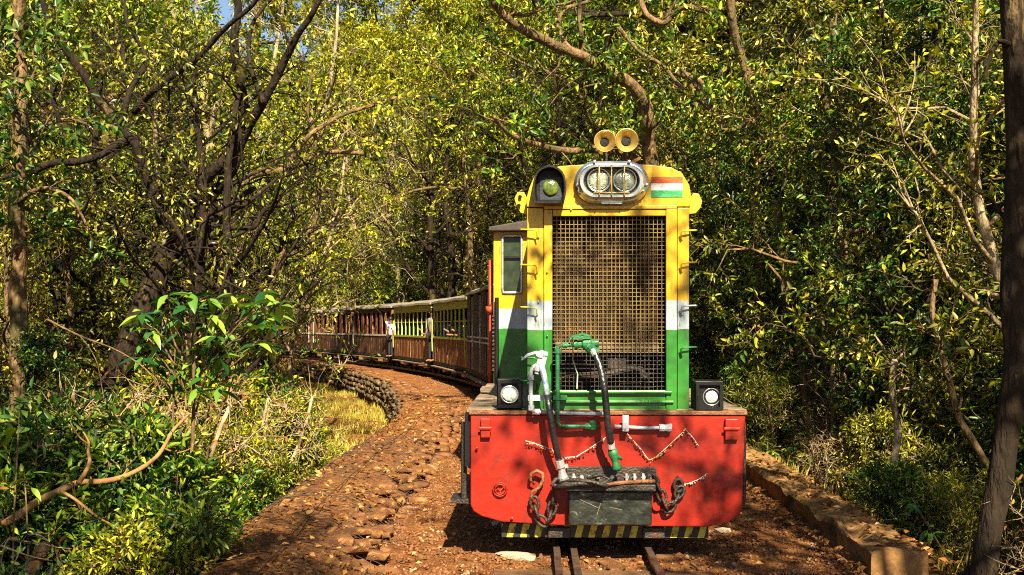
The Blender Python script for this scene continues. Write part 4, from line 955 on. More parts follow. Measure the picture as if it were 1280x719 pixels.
# right low wall
m = MB(); loops = []
LWO = Vector((2.6, 6.3, -.1))
pr = [(-.02,-.10),(0,.0),(0,.10),(.0,.155),(.025,.175),(.10,.18),(.19,.176),(.28,.18),(.355,.172),(.375,.15),(.38,0),(.40,-.10),(.41,-.5),(-.03,-.5)]
for y in [6.28,6.30,6.34]+list(np.arange(6.40, 16, .05))+list(np.arange(16, 38, .13)):
    x0 = 2.27+(y-6.3)*.045 if y < 10.8 else None
    bx = cx(y)+1.66+.02*min(4, y-6.3) if True else x0
    s_ = .97 if y < 6.29 else 1
    loops.append([Vector((bx+a*s_+.022*nzf(a*9+1, y, 2.2)+.010*nzf(b*9+1, y, 9), y, b*s_-.095+.030*nzf(a*7, y, 2.5, 2)+.022*nzf(a*9, y, 9, 4)*(b > 0)-.05*max(0., nzf(a*3, y, 1.9, 9)-.15)*(b > .12)*3))-LWO for a, b in pr])
m.loft(loops); tag(m.build('low_wall', M_wall, None, smooth=False), 'low ochre plastered kerb wall running along the right of the track', 'wall').location = LWO
# loose stones beside track that one can pick out
for k, (a, b, sx, sy, sz, lab) in enumerate([(648,697,.30,.14,.07,'flat pale stone slab left of the rails below the red plate'), (903,664,.14,.08,.05,'small pale stone on the soil right of the rails'), (625,654,.2,.12,.06,'bluish white stone under the left corner of the red plate'), (765,707,.36,.16,.05,'broken wooden sleeper end lying between the rails'), (952,612,.13,.1,.07,'rounded stone against the low wall'),(893,690,.28,.14,.05,'flat brown stone near the lower end of the right rail')]):
    Y = 1.58*F/(b-HOR); p = P(a, b, Y); o = bpy.data.objects.new('rock', STB[k].copy()); COL.objects.link(o); o.location = (p.x, Y, -.075); o.scale = (sx, sy, sz*2); o.rotation_euler.z = k*.7-.4
    o.data.materials[0] = M_stone if k not in (0,1,2) else mat('pale_stone', (.50,.40,.30), .85, 0, (.30,.22,.15), 4, .8, 25)
    tag(o, lab, 'rock')
# gravel and litter
def onbed(n, y0, y1, pw=1.6):
    out = []
    while len(out) < n:
        y = y0+(y1-y0)*R.random()**pw; x = R.uniform(edge(y)+.9, rgt(y)-.35)
        out.append((x, y))
    return out
pl_ = []
for x, y in onbed(38000, 4.6, 30, 1.9):
    s_ = R.uniform(.007, .021)*(1+.5*(R.random() < .06)); pl_.append(((x, y, H(x, y)+s_*.2), (s_*2, s_*1.5, s_*1.6), R.uniform(0, 6), R.uniform(-.5, .5)))
def octa():
    bm = bmesh.new(); bmesh.ops.create_icosphere(bm, subdivisions=1, radius=.5); me = bpy.data.meshes.new('pebble')
    bmesh.ops.delete(bm, geom=[], context='VERTS'); 
    me.from_pydata([(.5,0,0),(-.5,.1,0),(.05,.5,.05),(-.1,-.5,0),(.05,.05,.4),(0,0,-.4),], [], [(0,2,4),(2,1,4),(1,3,4),(3,0,4),(2,0,5),(1,2,5),(3,1,5),(0,3,5)]); bm.free(); return me
M_grav = mat('gravel_stone', (.26,.10,.038), .85, 0, (.06,.028,.015), 6, .3, 50, .3, dirt=(.50,.36,.22), dscale=7, dlo=.56, dhi=.68)
tag(scatter_solid('gravel', [octa()], pl_, M_grav), 'loose red brown gravel scattered over the track bed', kind='stuff')
lp, ld, ls = [], [], []
for i in range(1500):
    y = 5+14*R.random()**1.4; x = edge(y)+R.uniform(0, 1.0)
    lp.append((x, y, gz(x, y)+.035)); a = R.uniform(0, 6.3); ld.append((math.cos(a), math.sin(a), R.uniform(-.2, .35))); ls.append(R.uniform(.03, .08))
for x, y in onbed(5000, 4.6, 34, 1.6):
    lp.append((x, y, H(x, y)+.012)); a = R.uniform(0, 6.3); ld.append((math.cos(a), math.sin(a), R.uniform(-.05, .35))); ls.append(R.uniform(.02, .06))
for i in range(1500):
    y = 6.3+16*R.random()**1.4; t = R.random(); x = cx(y)+1.66+.07+(.3*t if i % 3 == 0 else R.choice((-.12-.1*t, .42+.1*t)))
    lp.append((x, y, .10 if i % 3 == 0 else -.06+.05*R.random())); a = R.uniform(0, 6.3); ld.append((math.cos(a), math.sin(a), R.uniform(-.05, .5))); ls.append(R.uniform(.03, .08))
for i in range(16000):
    y = 4+22*R.random()**1.3; x = rgt(y)+.05+R.random()**1.3*9
    lp.append((x, y, H(x, y)+.015)); a = R.uniform(0, 6.3); ld.append((math.cos(a), math.sin(a), R.uniform(-.05, .4))); ls.append(R.uniform(.05, .12))
for i in range(9000):
    y = 8+32*R.random(); x = edge(y)-.1-R.random()**1.3*7
    lp.append((x, y, H(x, y)+.015)); a = R.uniform(0, 6.3); ld.append((math.cos(a), math.sin(a), R.uniform(-.05, .4))); ls.append(R.uniform(.05, .11))
tag(link(leafmesh('leaf_litter', lp, ld, ls, LM_dry, aspect=.5, seed=3), 'leaf_litter'), 'dry fallen leaves lying over the ground and track bed', kind='stuff')
lp, ld, ls = [], [], []
for i in range(9000):
    if i < 6500: y = 12+28*R.random(); x = edge(y)-.15-R.random()**1.2*5.5
    else: y = 6+24*R.random(); x = rgt(y)+.1+R.random()**2*4
    if nzf(x, y, .9, 8) < -.05: continue
    for k in range(4): lp.append((x+R.gauss(0,.03), y+R.gauss(0,.03), H(x, y))); ld.append((R.gauss(0,.35), R.gauss(0,.35), 1)); ls.append(R.uniform(.10, .28))
tag(link(leafmesh('grass', lp, ld, ls, LM_gra, aspect=.07, seed=4), 'grass'), 'tufts of yellowing grass on the banks', kind='stuff')

# ------------------------------------------------------------------ vegetation prototypes
for i, (bk, lf) in enumerate([(M_bark, LM_yel), (M_bark, LM_grn), (M_barkd, LM_olv), (M_bark, LM_yel)]):
    proto('tree%d' % i, 100+i, 'trunk', 'crown', bk, lf, h=9, r0=.15, base=.28, spread=2.7, n1=18, n2=8, n3=6, nl=26, lsize=.105, twig=.62, lean=.12)
for i, (bk, lf) in enumerate([(M_barkd, LM_grn), (M_bark, LM_olv), (M_barkd, LM_drk), (M_barkp, LM_olv)]):
    proto('sap%d' % i, 200+i, 'trunk', 'crown', bk, lf, full=True, aspect=.4, h=5.2, r0=.05, base=.08, spread=1.35, n1=20, n2=6, n3=5, nl=19, lsize=.076, twig=.36, lean=.12, stems=1, up=.5)
for i, lf in enumerate([LM_yel, LM_yel, LM_grn, LM_olv, LM_drk]):
    proto('bush%d' % i, 300+i, 'stems', 'foliage', M_bark, lf, full=True, aspect=.36, h=1.25, r0=.018, base=.1, spread=.62, n1=10, n2=5, n3=5, nl=13, lsize=.064, twig=.2, lean=.3, stems=3, up=.9)
proto('bush5', 341, 'stems', 'foliage', M_bark, LM_grn, full=True, aspect=.42, h=1.3, r0=.02, base=.15, spread=.6, n1=7, n2=3, n3=4, nl=12, lsize=.082, twig=.26, lean=.3, stems=3, up=1.)
proto('bush6', 342, 'stems', 'foliage', M_barkp, LM_yel, full=True, aspect=.2, h=1.35, r0=.016, base=.15, spread=.8, n1=9, n2=4, n3=3, nl=12, lsize=.085, twig=.28, lean=.35, stems=3, up=1.)
proto('bush7', 343, 'stems', 'foliage', M_barkp, LM_dry, full=True, aspect=.4, h=1.3, r0=.014, base=.1, spread=.8, n1=9, n2=4, n3=3, nl=1, lsize=.06, twig=.3, lean=.4, stems=3, up=1.)
for i in range(3):
    proto('bare%d' % i, 400+i, 'trunk', 'crown', [M_barkp, M_bark, M_bark][i], LM_yel, h=7.5, r0=.085, base=.2, spread=2.4, n1=15, n2=6, n3=3, nl=8, lsize=.10, twig=.5, lean=.22, stems=2, up=.7)
for i in range(2):
    proto('snag%d' % i, 600+i, 'trunk', 'crown', M_barkd, LM_olv, h=7.5, r0=.11, base=.18, spread=2.9, n1=13, n2=7, n3=4, nl=3, lsize=.09, twig=.6, lean=.25, stems=2, up=.75)
for i in range(2):
    proto('open%d' % i, 500+i, 'trunk', 'crown', M_bark, LM_grn, h=9, r0=.15, base=.42, spread=3.1, n1=13, n2=7, n3=5, nl=12, lsize=.14, twig=.5, lean=.10)


# ------------------------------------------------------------------ trees that the photo shows singly
def limb_pts(pts, Y0, Y1, rnd, k=4):
    n = len(pts); out = []
    o = rnd.uniform(0, 50)
    for i in range(n-1):
        for j in range(k):
            t = (i+j/k)/(n-1)
            # Catmull-Rom through the traced points
            p0, p1, p2, p3 = pts[max(0,i-1)], pts[i], pts[i+1], pts[min(n-1,i+2)]; u = j/k
            q = [.5*((2*p1[c])+(-p0[c]+p2[c])*u+(2*p0[c]-5*p1[c]+4*p2[c]-p3[c])*u*u+(-p0[c]+3*p1[c]-3*p2[c]+p3[c])*u**3) for c in (0,1)]
            Y = Y0+(Y1-Y0)*t+.15*noise.noise(Vector((o+t*3, 0, 0)))
            out.append((P(q[0], q[1], Y), t))
    out.append((P(*pts[-1], Y1), 1.)); return out
def hero(name, label, Yb, limbs, bark, leaf, lsize=.12, dens=1.0, cat='tree', twig=.55, nl=12, full=True, aspect=.42, grounded=True, crown='crown', start=.3, seed=0, sc_r=1.0, lateral=True):
    rnd = random.Random(seed+hash(label) % 1 + 17); first = limbs[0]
    b = P(*first[0][0], Yb); base = Vector((b.x, Yb, H(b.x, Yb)))
    r = empty(name, base, 0, label, cat)
    T = MB(); lp, ld, ls = [], [], []
    for i, (pts, r0, r1, Y0, Y1) in enumerate(limbs):
        q = limb_pts(pts, Y0, Y1, rnd); rp_ = [((r0+(r1-r0)*t)*p.y/F)*sc_r*(1+.12*noise.noise(Vector((t*9, i, 0)))) for p, t in q]; pp = [p for p, t in q]
        if i == 0 and grounded:
            pp = [Vector((base.x-.05, base.y, base.z-.35)), base+Vector((0,0,.08))]+pp; rp_ = [rp_[0]*2.0, rp_[0]*1.45]+rp_
            q = [(pp[0], 0), (pp[1], 0)]+q
            for a in range(5):
                an = a*1.3+rnd.random(); T.tube([base+Vector((0,0,.18)), base+Vector((math.cos(an)*rp_[0]*1.3, math.sin(an)*rp_[0]*1.3, .02)), base+Vector((math.cos(an)*rp_[0]*3, math.sin(an)*rp_[0]*3, -.15))], [rp_[0]*.5, rp_[0]*.35, rp_[0]*.12], 5)
        m = T if i == 0 else MB()
        m.tube([p-(base if True else 0) if False else p for p in pp], rp_, 8 if r0 > 5 else 6)
        if i > 0:
            m.v = [tuple(Vector(v)-base) for v in m.v]; m.build('limb', bark, r, smooth=True, fix=False)
        # side twigs
        Ln = sum((pp[j+1]-pp[j]).length for j in range(len(pp)-1)); ns = int(Ln*dens*(3.2 if i else 2))
        tw = MB()
        for s_ in range(ns):
            t = rnd.uniform(start if i == 0 else .15, 1.0); j = min(len(pp)-2, int(t*(len(pp)-1))); c = pp[j].lerp(pp[j+1], rnd.random())
            if lateral: 
                d = rdir(rnd, (pp[j+1]-pp[j]).normalized()+Vector((0,0,.25)), .75); L2 = rnd.uniform(.4, 1.3)*min(1, Yb/12)
                b2 = wobble(c, c+d*L2, 4, .18, rnd); rr = min(rp_[j]*.4, .018)
                tw.tube(b2, [rr, rr*.8, rr*.6, rr*.4, rr*.2], 4, cap=False)
                if leaf:
                    for z in range(5):
                        v = rnd.uniform(.25, 1)*4; kv = min(3, int(v)); cc_ = b2[kv].lerp(b2[kv+1], v-kv); spray(rnd, cc_, rdir(rnd, d, .55), twig*rnd.uniform(.4, 1.1), nl, lp, ld, ls, lsize, tw, .004)
        if tw.v:
            tw.v = [tuple(Vector(v)-base) for v in tw.v]; tag(tw.build('twigs', bark, r, fix=False), kind='stuff')
    T.v = [tuple(Vector(v)-base) for v in T.v]; T.build('trunk', bark, r, smooth=True, fix=False)
    if leaf and lp:
        link(leafmesh(crown, np.array([tuple(p) for p in lp])-np.array(base), [tuple(d) for d in ld], ls, leaf, aspect=aspect, full=full, seed=seed), crown, r)
    return r
YL = 13.0
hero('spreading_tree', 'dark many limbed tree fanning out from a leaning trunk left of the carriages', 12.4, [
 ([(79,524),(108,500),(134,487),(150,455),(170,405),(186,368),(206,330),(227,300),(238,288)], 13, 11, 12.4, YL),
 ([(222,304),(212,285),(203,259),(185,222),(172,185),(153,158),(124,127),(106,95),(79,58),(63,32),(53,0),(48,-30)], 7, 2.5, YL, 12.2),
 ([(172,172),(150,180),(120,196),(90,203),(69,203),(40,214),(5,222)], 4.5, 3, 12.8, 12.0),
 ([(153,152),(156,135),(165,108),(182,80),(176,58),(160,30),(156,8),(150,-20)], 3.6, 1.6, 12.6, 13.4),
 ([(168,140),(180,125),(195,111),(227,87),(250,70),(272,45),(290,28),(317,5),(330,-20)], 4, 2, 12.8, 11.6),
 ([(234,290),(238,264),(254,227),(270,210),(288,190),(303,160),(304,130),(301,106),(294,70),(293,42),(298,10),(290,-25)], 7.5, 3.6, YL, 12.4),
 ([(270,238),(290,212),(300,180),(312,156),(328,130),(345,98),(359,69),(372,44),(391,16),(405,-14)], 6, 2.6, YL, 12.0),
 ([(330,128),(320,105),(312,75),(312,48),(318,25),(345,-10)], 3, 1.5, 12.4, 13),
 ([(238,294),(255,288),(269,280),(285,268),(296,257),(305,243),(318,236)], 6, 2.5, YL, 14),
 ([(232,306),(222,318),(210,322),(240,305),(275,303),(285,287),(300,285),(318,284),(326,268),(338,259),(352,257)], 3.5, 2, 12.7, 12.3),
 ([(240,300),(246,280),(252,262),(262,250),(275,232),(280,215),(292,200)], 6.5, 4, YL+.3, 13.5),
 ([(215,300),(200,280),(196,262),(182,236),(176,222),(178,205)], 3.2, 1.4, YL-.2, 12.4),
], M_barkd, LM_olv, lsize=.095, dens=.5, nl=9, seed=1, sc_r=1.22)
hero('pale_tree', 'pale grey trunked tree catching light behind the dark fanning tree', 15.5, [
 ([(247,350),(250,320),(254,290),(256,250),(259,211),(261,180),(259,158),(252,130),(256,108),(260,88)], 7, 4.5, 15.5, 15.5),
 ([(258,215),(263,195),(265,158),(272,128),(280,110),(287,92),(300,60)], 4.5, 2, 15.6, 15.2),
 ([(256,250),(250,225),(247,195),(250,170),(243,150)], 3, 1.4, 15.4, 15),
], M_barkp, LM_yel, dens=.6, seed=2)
hero('slim_tree', 'slim pale double stem standing left of the pale grey trunk', 14.6, [
 ([(205,350),(204,300),(203,250),(198,215),(194,190),(195,150),(195,110),(193,60)], 4.5, 2, 14.6, 14.2),
 ([(203,250),(190,245),(180,225),(178,212)], 2.4, 1.2, 14.6, 14.2)], M_barkp, LM_yel, dens=.7, seed=3)
hero('forked_tree', 'tree with long pale horizontal boughs reaching right above the carriages', 16.5, [
 ([(340,400),(338,380),(343,338),(352,320),(370,306),(388,288),(394,275),(399,245),(396,222),(392,195),(394,169),(385,140),(390,90)], 4.6, 2, 16.5, 16),
 ([(300,232),(317,219),(340,215),(359,211),(375,203),(391,195),(405,191),(420,190),(452,192),(470,200)], 5, 2.4, 15.2, 17),
 ([(362,210),(366,190),(380,176),(395,163),(423,146),(451,136),(475,130),(495,122)], 4, 1.5, 15.6, 16.5)], M_bark, LM_yel, dens=1.0, seed=4)
hero('mossy_tree', 'orange barked trunk lit by the sun at the left edge', 10.5, [
 ([(24,400),(22,360),(25,320),(24,290),(20,262),(22,235),(26,200),(24,150),(27,100),(22,50),(26,-20)], 11, 8, 10.5, 10.3),
 ([(22,255),(40,240),(62,236),(90,250),(110,285)], 4, 1.5, 10.4, 9.8),
 ([(24,180),(50,165),(75,150),(110,155)], 4, 1.5, 10.4, 10.8)], M_bark, LM_drk, dens=.9, nl=14, lsize=.11, seed=5)
hero('arching_tree', 'crooked tree whose thick bough arches left high over the locomotive', 19.0, [
 ([(822,470),(824,420),(826,360),(824,300),(820,250),(812,190),(808,156)], 11, 9, 19, 17.5),
 ([(810,160),(806,132),(797,115),(785,103),(768,93),(750,84),(730,72),(711,64),(695,58),(680,50),(664,42),(649,34),(630,19),(614,-2),(600,-30)], 9, 5, 17.4, 15.2),
 ([(728,66),(727,52),(726,39),(724,20),(725,-6)], 3.8, 2.4, 16.6, 16.3),
 ([(713,62),(705,52),(700,39),(698,26),(706,12),(722,6),(760,-4)], 3.6, 2, 16.5, 17),
 ([(650,34),(636,24),(645,17),(657,19),(670,14),(682,8),(711,4),(730,-8)], 3.2, 1.6, 16, 15),
 ([(795,-20),(801,0),(809,19),(828,29),(838,22),(844,16),(860,8),(879,14),(905,12)], 4, 3, 17.2, 16.2),
 ([(774,35),(788,52),(801,66),(815,74),(828,82),(848,105),(862,118),(878,130),(900,152)], 2.8, 1.6, 16.4, 15.4),
 ([(848,92),(860,95),(875,102),(884,114),(888,130)], 4.5, 2, 17, 17),
 ([(818,230),(790,196),(760,188),(735,187),(716,189),(696,187),(672,181),(655,176),(637,167),(625,156),(618,146)], 6, 2.2, 18.2, 15.8)], M_bark, LM_grn, dens=.75, seed=6, lsize=.13)
hero('thin_tree', 'thin brown trunk with a bare bough rising behind the lime carriages', 37, [
 ([(590,370),(588,330),(587,280),(583,234),(580,200),(584,160)], 6, 3, 37, 36),
 ([(583,236),(565,236),(548,234),(530,236),(513,240),(493,250),(470,262)], 3.4, 1.6, 36, 34),
 ([(586,270),(600,262),(612,248),(616,225)], 3, 1.5, 36.6, 36.2)], M_bark, LM_yel, dens=.6, seed=7, lsize=.12, sc_r=.7)
hero('tall_tree', 'tall slender trunk curving down from the top right of the locomotive', 16.0, [
 ([(948,470),(947,400),(950,330),(947,264),(950,215),(945,180),(945,158),(942,130),(939,106),(928,75),(921,53),(915,25),(911,-25)], 6, 5.5, 16, 14.5),
 ([(943,150),(925,160),(907,164),(900,150),(886,132),(874,112),(860,95),(850,85)], 4, 2, 15, 15.6),
 ([(946,205),(960,190),(968,170),(985,150)], 3, 1.3, 15, 14.6)], M_bark, LM_grn, dens=.9, seed=8)
hero('pale_trunk_tree', 'pale straight trunk with spreading roots right of the locomotive hood', 23.0, [
 ([(910,462),(910,430),(912,400),(915,350),(912,325),(908,300),(900,275),(896,245),(884,225),(878,190)], 6.5, 4, 23, 22.5),
 ([(908,300),(915,280),(925,262),(930,240)], 3, 1.5, 22.6, 22.3)], M_barkp, LM_grn, dens=.9, seed=9, lsize=.14)
hero('crooked_sapling', 'pale crooked bare stem with a forked top right of the kerb wall', 8.6, [
 ([(1118,672),(1121,646),(1126,603),(1120,585),(1118,572),(1122,550),(1122,530),(1117,505),(1115,480),(1118,450)], 5.5, 4, 8.6, 8.7),
 ([(1118,453),(1124,447),(1130,438),(1131,425)], 2.6, 1, 8.7, 8.6), ([(1117,452),(1110,445),(1102,432),(1094,420)], 2.6, 1, 8.7, 8.9)], M_barkp, LM_olv, dens=.5, seed=10, start=.8, lsize=.08, twig=.3)
hero('bent_tree', 'reddish bent stem leaning over the slope near the right edge', 8.2, [
 ([(1246,660),(1243,625),(1240,595),(1228,572),(1217,553),(1204,532),(1197,517),(1190,490),(1184,465),(1176,440),(1172,418),(1165,390),(1170,350)], 5.5, 3, 8.2, 8.4),
 ([(1187,478),(1176,462),(1162,455),(1150,450)], 2, 1, 8.3, 8.1), ([(1197,515),(1202,500),(1200,485)], 2, 1, 8.3, 8.3)], M_bark, LM_olv, dens=.8, seed=11, start=.7, lsize=.085, twig=.3)
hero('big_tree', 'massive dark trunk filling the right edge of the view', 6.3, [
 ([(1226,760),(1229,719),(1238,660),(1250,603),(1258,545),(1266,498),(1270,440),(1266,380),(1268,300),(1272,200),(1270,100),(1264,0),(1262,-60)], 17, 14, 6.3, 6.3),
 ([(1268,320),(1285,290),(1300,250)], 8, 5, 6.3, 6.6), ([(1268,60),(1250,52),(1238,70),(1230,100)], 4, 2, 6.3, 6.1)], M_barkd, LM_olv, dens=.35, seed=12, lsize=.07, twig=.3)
hero('brown_tree', 'brown trunk half buried in leaves behind the right deck lamp', 13.5, [
 ([(1012,545),(1010,524),(1006,477),(1002,440),(998,415),(988,380),(985,345),(975,300),(972,250)], 7, 4.5, 13.5, 13.5),
 ([(990,385),(980,370),(976,350),(960,330)], 3.4, 1.5, 13.4, 13)], M_bark, LM_grn, dens=.8, seed=13, lsize=.12)
hero('forest_tree', 'dark trunk high among the leaves at the upper right', 15, [
 ([(1100,520),(1098,450),(1096,380),(1102,300),(1095,220),(1092,140),(1100,90),(1106,70),(1100,20),(1104,-20)], 5, 5, 15, 14),
 ([(1092,150),(1078,130),(1062,118)], 3, 1.5, 14.5, 14.2)], M_barkd, LM_olv, dens=1., seed=14, lsize=.12)
hero('forest_tree', 'brown trunk seen only near the top edge right of the locomotive', 17, [
 ([(1036,500),(1035,400),(1040,300),(1034,200),(1030,150),(1033,80),(1041,45),(1042,-20)], 6, 6, 17, 16),
 ([(1036,120),(1020,100),(1010,70)], 3.5, 1.5, 16.4, 16)], M_bark, LM_grn, dens=1., seed=15, lsize=.13)
hero('slim_tree', 'thin orange stem rising from the kerb wall through the undergrowth', 11.5, [
 ([(1042,548),(1042,520),(1042,498),(1041,470),(1043,445),(1050,425),(1060,406),(1064,380),(1060,340)], 4, 2.4, 11.5, 11.6),
 ([(1042,450),(1032,430),(1028,410)], 2, 1, 11.5, 11.3)], M_bark, LM_grn, dens=.9, seed=16, lsize=.1)
# bare dead wood
def deadwood(label, limbs, Y, material, name='dead_branch', cat='branch'):
    b = P(*limbs[0][0][0], Y); r = empty(name, b, 0, label, cat); rnd = random.Random(5)
    for i, (pts, r0, r1, Y0, Y1) in enumerate(limbs):
        q = limb_pts(pts, Y0, Y1, rnd); m = MB(); m.tube([p-b for p, t in q], [(r0+(r1-r0)*t)*p.y/F for p, t in q], 7); m.build('trunk' if i == 0 else 'limb', material, r, smooth=True, fix=False)
    return r
deadwood('dead orange brown branch snaking over the bushes at the lower left', [
 ([(5,655),(24,643),(45,628),(63,619),(82,610),(100,603),(125,602),(148,598),(172,588),(195,572),(207,555),(215,540),(227,527),(236,518)], 5.5, 1.6, 5.9, 6.6),
 ([(98,604),(106,592),(112,577),(110,564),(111,553),(104,540)], 3.4, 1, 6.05, 6.2), ([(76,614),(95,625),(121,646),(140,656),(158,667)], 2.2, .8, 6.0, 5.8),
 ([(111,556),(98,545),(88,528)], 1.4, .6, 6.2, 6.2), ([(204,560),(222,566),(240,560)], 1.3, .5, 6.5, 6.6), ([(150,598),(160,585),(158,570)], 1.2, .5, 6.3, 6.4)], 5.9, mat('bark_orange', (.36,.19,.07), .85, 0, (.15,.07,.025), 9, .7, 30, stretch=(1,1,.4)))
deadwood('short sawn stump leaning at the bottom left corner', [([(22,740),(38,715),(50,692),(56,684)], 10, 8, 4.9, 5.1), ([(52,695),(60,688),(64,676)], 3, 1.2, 5.1, 5.1)], 4.9, M_bark, 'leaning_stump', 'stump')
deadwood('thin arching bare twig drooping above the left bushes', [([(60,400),(100,420),(150,440),(190,470),(215,520)], 1.4, .6, 6.6, 6.2), ([(100,420),(120,450),(130,500)], 1, .4, 6.5, 6.4)], 6.6, M_bark)
# ------------------------------------------------------------------ big leaved plant at the left
bl = empty('big_leaved_plant', (0,0,0), 0, 'plant with large glossy dark green leaves left of the train', 'plant')
b0 = P(236, 560, 7.4); b0.z = H(b0.x, b0.y)-.05; bl.location = b0
rnd = random.Random(3)
def bigleaf(seed):
    q = random.Random(seed); V, Fc = [], []; n = 6; w_ = [0,.55,.95,1,.75,.4,0]; dr_ = q.uniform(.10,.35)
    for i in range(n+1):
        t = i/n; z = -dr_*t*t; ww = w_[i]*.16; V += [(t,-ww,z+ww*.35),(t,0,z),(t,ww,z+ww*.35)]
    for i in range(n):
        a = i*3; Fc += [(a,a+1,a+4,a+3),(a+1,a+2,a+5,a+4)]
    me = bpy.data.meshes.new('leaf'); me.from_pydata(V, [], Fc); at = me.attributes.new('rnd', 'FLOAT', 'POINT'); v_ = q.random()**1.2; at.data.foreach_set('value', [v_]*len(V))
    me.polygons.foreach_set('use_smooth', [True]*len(me.polygons)); me.materials.append(LM_big); return me
BLM = [bigleaf(i) for i in range(10)]
whorls = [(262,378),(232,385),(205,392),(298,385),(325,395),(345,395),(255,408),(222,420),(285,420),(190,415),(170,405),(248,435),(275,445),(305,408),(215,440),(240,372),(318,380),(340,410),(200,435),(265,395),(180,430),(228,402),(290,370),(330,368),(350,382),(176,392),(210,372),(270,425),(240,455),(300,440),(225,468),(258,470),(288,465),(320,432),(195,458),(212,482),(246,490),(276,486),(335,436),(178,448)]
stem = MB(); stem.tube(wobble((.05,0,0), P(205, 430, 7.3)-b0, 8, .08, rnd), [.016,.015,.014,.013,.012,.010,.008,.006,.004], 6); stem.tube(wobble((-.05,0,0), P(285, 425, 7.6)-b0, 8, .08, rnd), [.016,.015,.014,.013,.012,.010,.008,.006,.004], 6); stem.tube(wobble((0,0,0), P(238, 400, 7.4)-b0, 8, .06, rnd), [.022,.021,.02,.019,.017,.015,.013,.011,.009], 6)
nlf = 0
for k, (a, b) in enumerate(whorls):
    c = P(a, b, 7.4+rnd.uniform(-.35, .35))-b0
    stem.tube(wobble(P(238+(a-238)*.35, max(b, 400)+45, 7.4)-b0, c, 4, .14, rnd), [.009,.008,.006,.005,.004], 5)
    for j in range(7):
        az = j*2*PI/7+rnd.uniform(-.3,.3); pit = rnd.uniform(-.25,.7); s_ = rnd.uniform(.12, .20)
        o = link(BLM[rnd.randrange(10)], 'leaf', bl, c+Vector((0,0,rnd.uniform(-.02,.03))), (rnd.uniform(-.5,.5), pit, az), (s_, s_*rnd.uniform(.9,1.25), s_)); nlf += 1
stem.build('stem', M_green if False else M_bark, bl, smooth=True, fix=False)
def lowplant(label, px, py, Y, n, sz, spread_):
    c0 = P(px, py, Y); g = H(c0.x, c0.y); r = empty('broad_leaved_seedling', (c0.x, c0.y, g-.03), 0, label, 'plant'); h_ = max(.15, c0.z-g)
    m = MB()
    for k in range(max(2, n//7)):
        t = Vector((rnd.gauss(0,spread_), rnd.gauss(0,spread_), h_*rnd.uniform(.8,1.1))); m.tube(wobble((0,0,0), t, 4, .08, rnd), [.008,.007,.006,.005,.003], 5)
        for j in range(7):
            az = rnd.uniform(0, 2*PI); s_ = sz*rnd.uniform(.7,1.2); link(BLM[rnd.randrange(10)], 'leaf', r, t+Vector((0,0,-.05*j*h_*rnd.random())), (rnd.uniform(-.5,.5), rnd.uniform(-.3,.6), az), (s_,)*3)
    m.build('stem', M_bark, r, fix=False)
lowplant('seedling with broad leaves at the far left edge of the frame', 18, 545, 5.6, 28, .13, .1)
lowplant('seedling with a few upright broad leaves left of the dead branch tip', 180, 530, 6.6, 14, .13, .12)
lowplant('glossy broad leaved plant below the crooked pale stem', 1150, 640, 7.6, 42, .12, .22)
lowplant('broad leaved plant at the foot of the massive dark trunk', 1205, 610, 7.3, 35, .13, .2)
lowplant('small broad leaved plant growing beside the far end of the kerb wall', 1000, 560, 11.5, 42, .14, .3)

# ------------------------------------------------------------------ shrubs of the left bank and the right slope
rb = random.Random(21)
KIND = {'bush0':'yellow green','bush1':'bright yellow green','bush2':'greener','bush3':'olive leaved','bush4':'dark green','bush5':'large leaved green','bush6':'narrow leaved','bush7':'bare twiggy','sap0':'slim green','sap1':'olive leaved','sap2':'dark leaved','sap3':'pale stemmed',
        'tree0':'yellow green','tree1':'mid green','tree2':'olive crowned','tree3':'bright yellow green','bare0':'sparse pale stemmed','bare1':'sparse twisted','bare2':'sparse twiggy','snag0':'dark twisting','snag1':'dark gnarled','open0':'open crowned','open1':'loose crowned'}
def where(x, y):
    """what the thing stands beside, as the photograph shows it"""
    px = 640+x*F/max(y, 1)
    if x < edge(y):
        dep = 'in the foreground' if y < 8 else ('farther back' if y < 11.5 else ('midway back' if y < 18 else 'far back'))
        if y < 12: at_ = 'at the left edge' if px < 60 else ('by the dead orange branch' if px < 190 else ('below the big leaved plant' if px < 300 else 'hugging the gabion stones'))
        else: at_ = 'behind the orange barked trunk' if px < 110 else ('near the dark fanning tree' if px < 250 else ('left of the carriages' if px < 420 else 'just above the retaining wall'))
    elif x > rgt(y) and px > 600:
        dep = 'in the foreground' if y < 9 else ('farther back' if y < 13 else ('midslope' if y < 21 else 'far up the slope'))
        at_ = 'beside the massive dark trunk' if px > 1200 else ('by the bent reddish stem' if px > 1130 else ('behind the crooked pale stem' if px > 1060 else ('above the kerb wall' if px > 985 else ('by the right deck lamp' if px > 900 else 'behind the locomotive hood'))))
    else:
        dep = 'close' if y < 40 else ('well' if y < 54 else 'far')
        at_ = 'behind the last carriages' if px < 440 else ('behind the lime carriages' if px < 585 else 'behind the locomotive cab'); return dep+' '+at_
    return at_+', '+dep
SM = {'shrub': (.75, 1.05), 'sapling': (.95, 1.3), 'tree': (1.2, 1.55)}
def put(k, name, x, y, s, cat, hs=1.):
    d_ = (edge(y)-x) if x < edge(y) else x-rgt(y)
    lab = '%s%s %s %s' % ('small ' if s < SM[cat][0] else 'big ' if s > SM[cat][1] else '', KIND[k], name.replace('forest_', ''), where(x, y))
    return plant(k, name, x, y, rb.uniform(0, 6.3), s, lab, cat, lab, hs=hs)
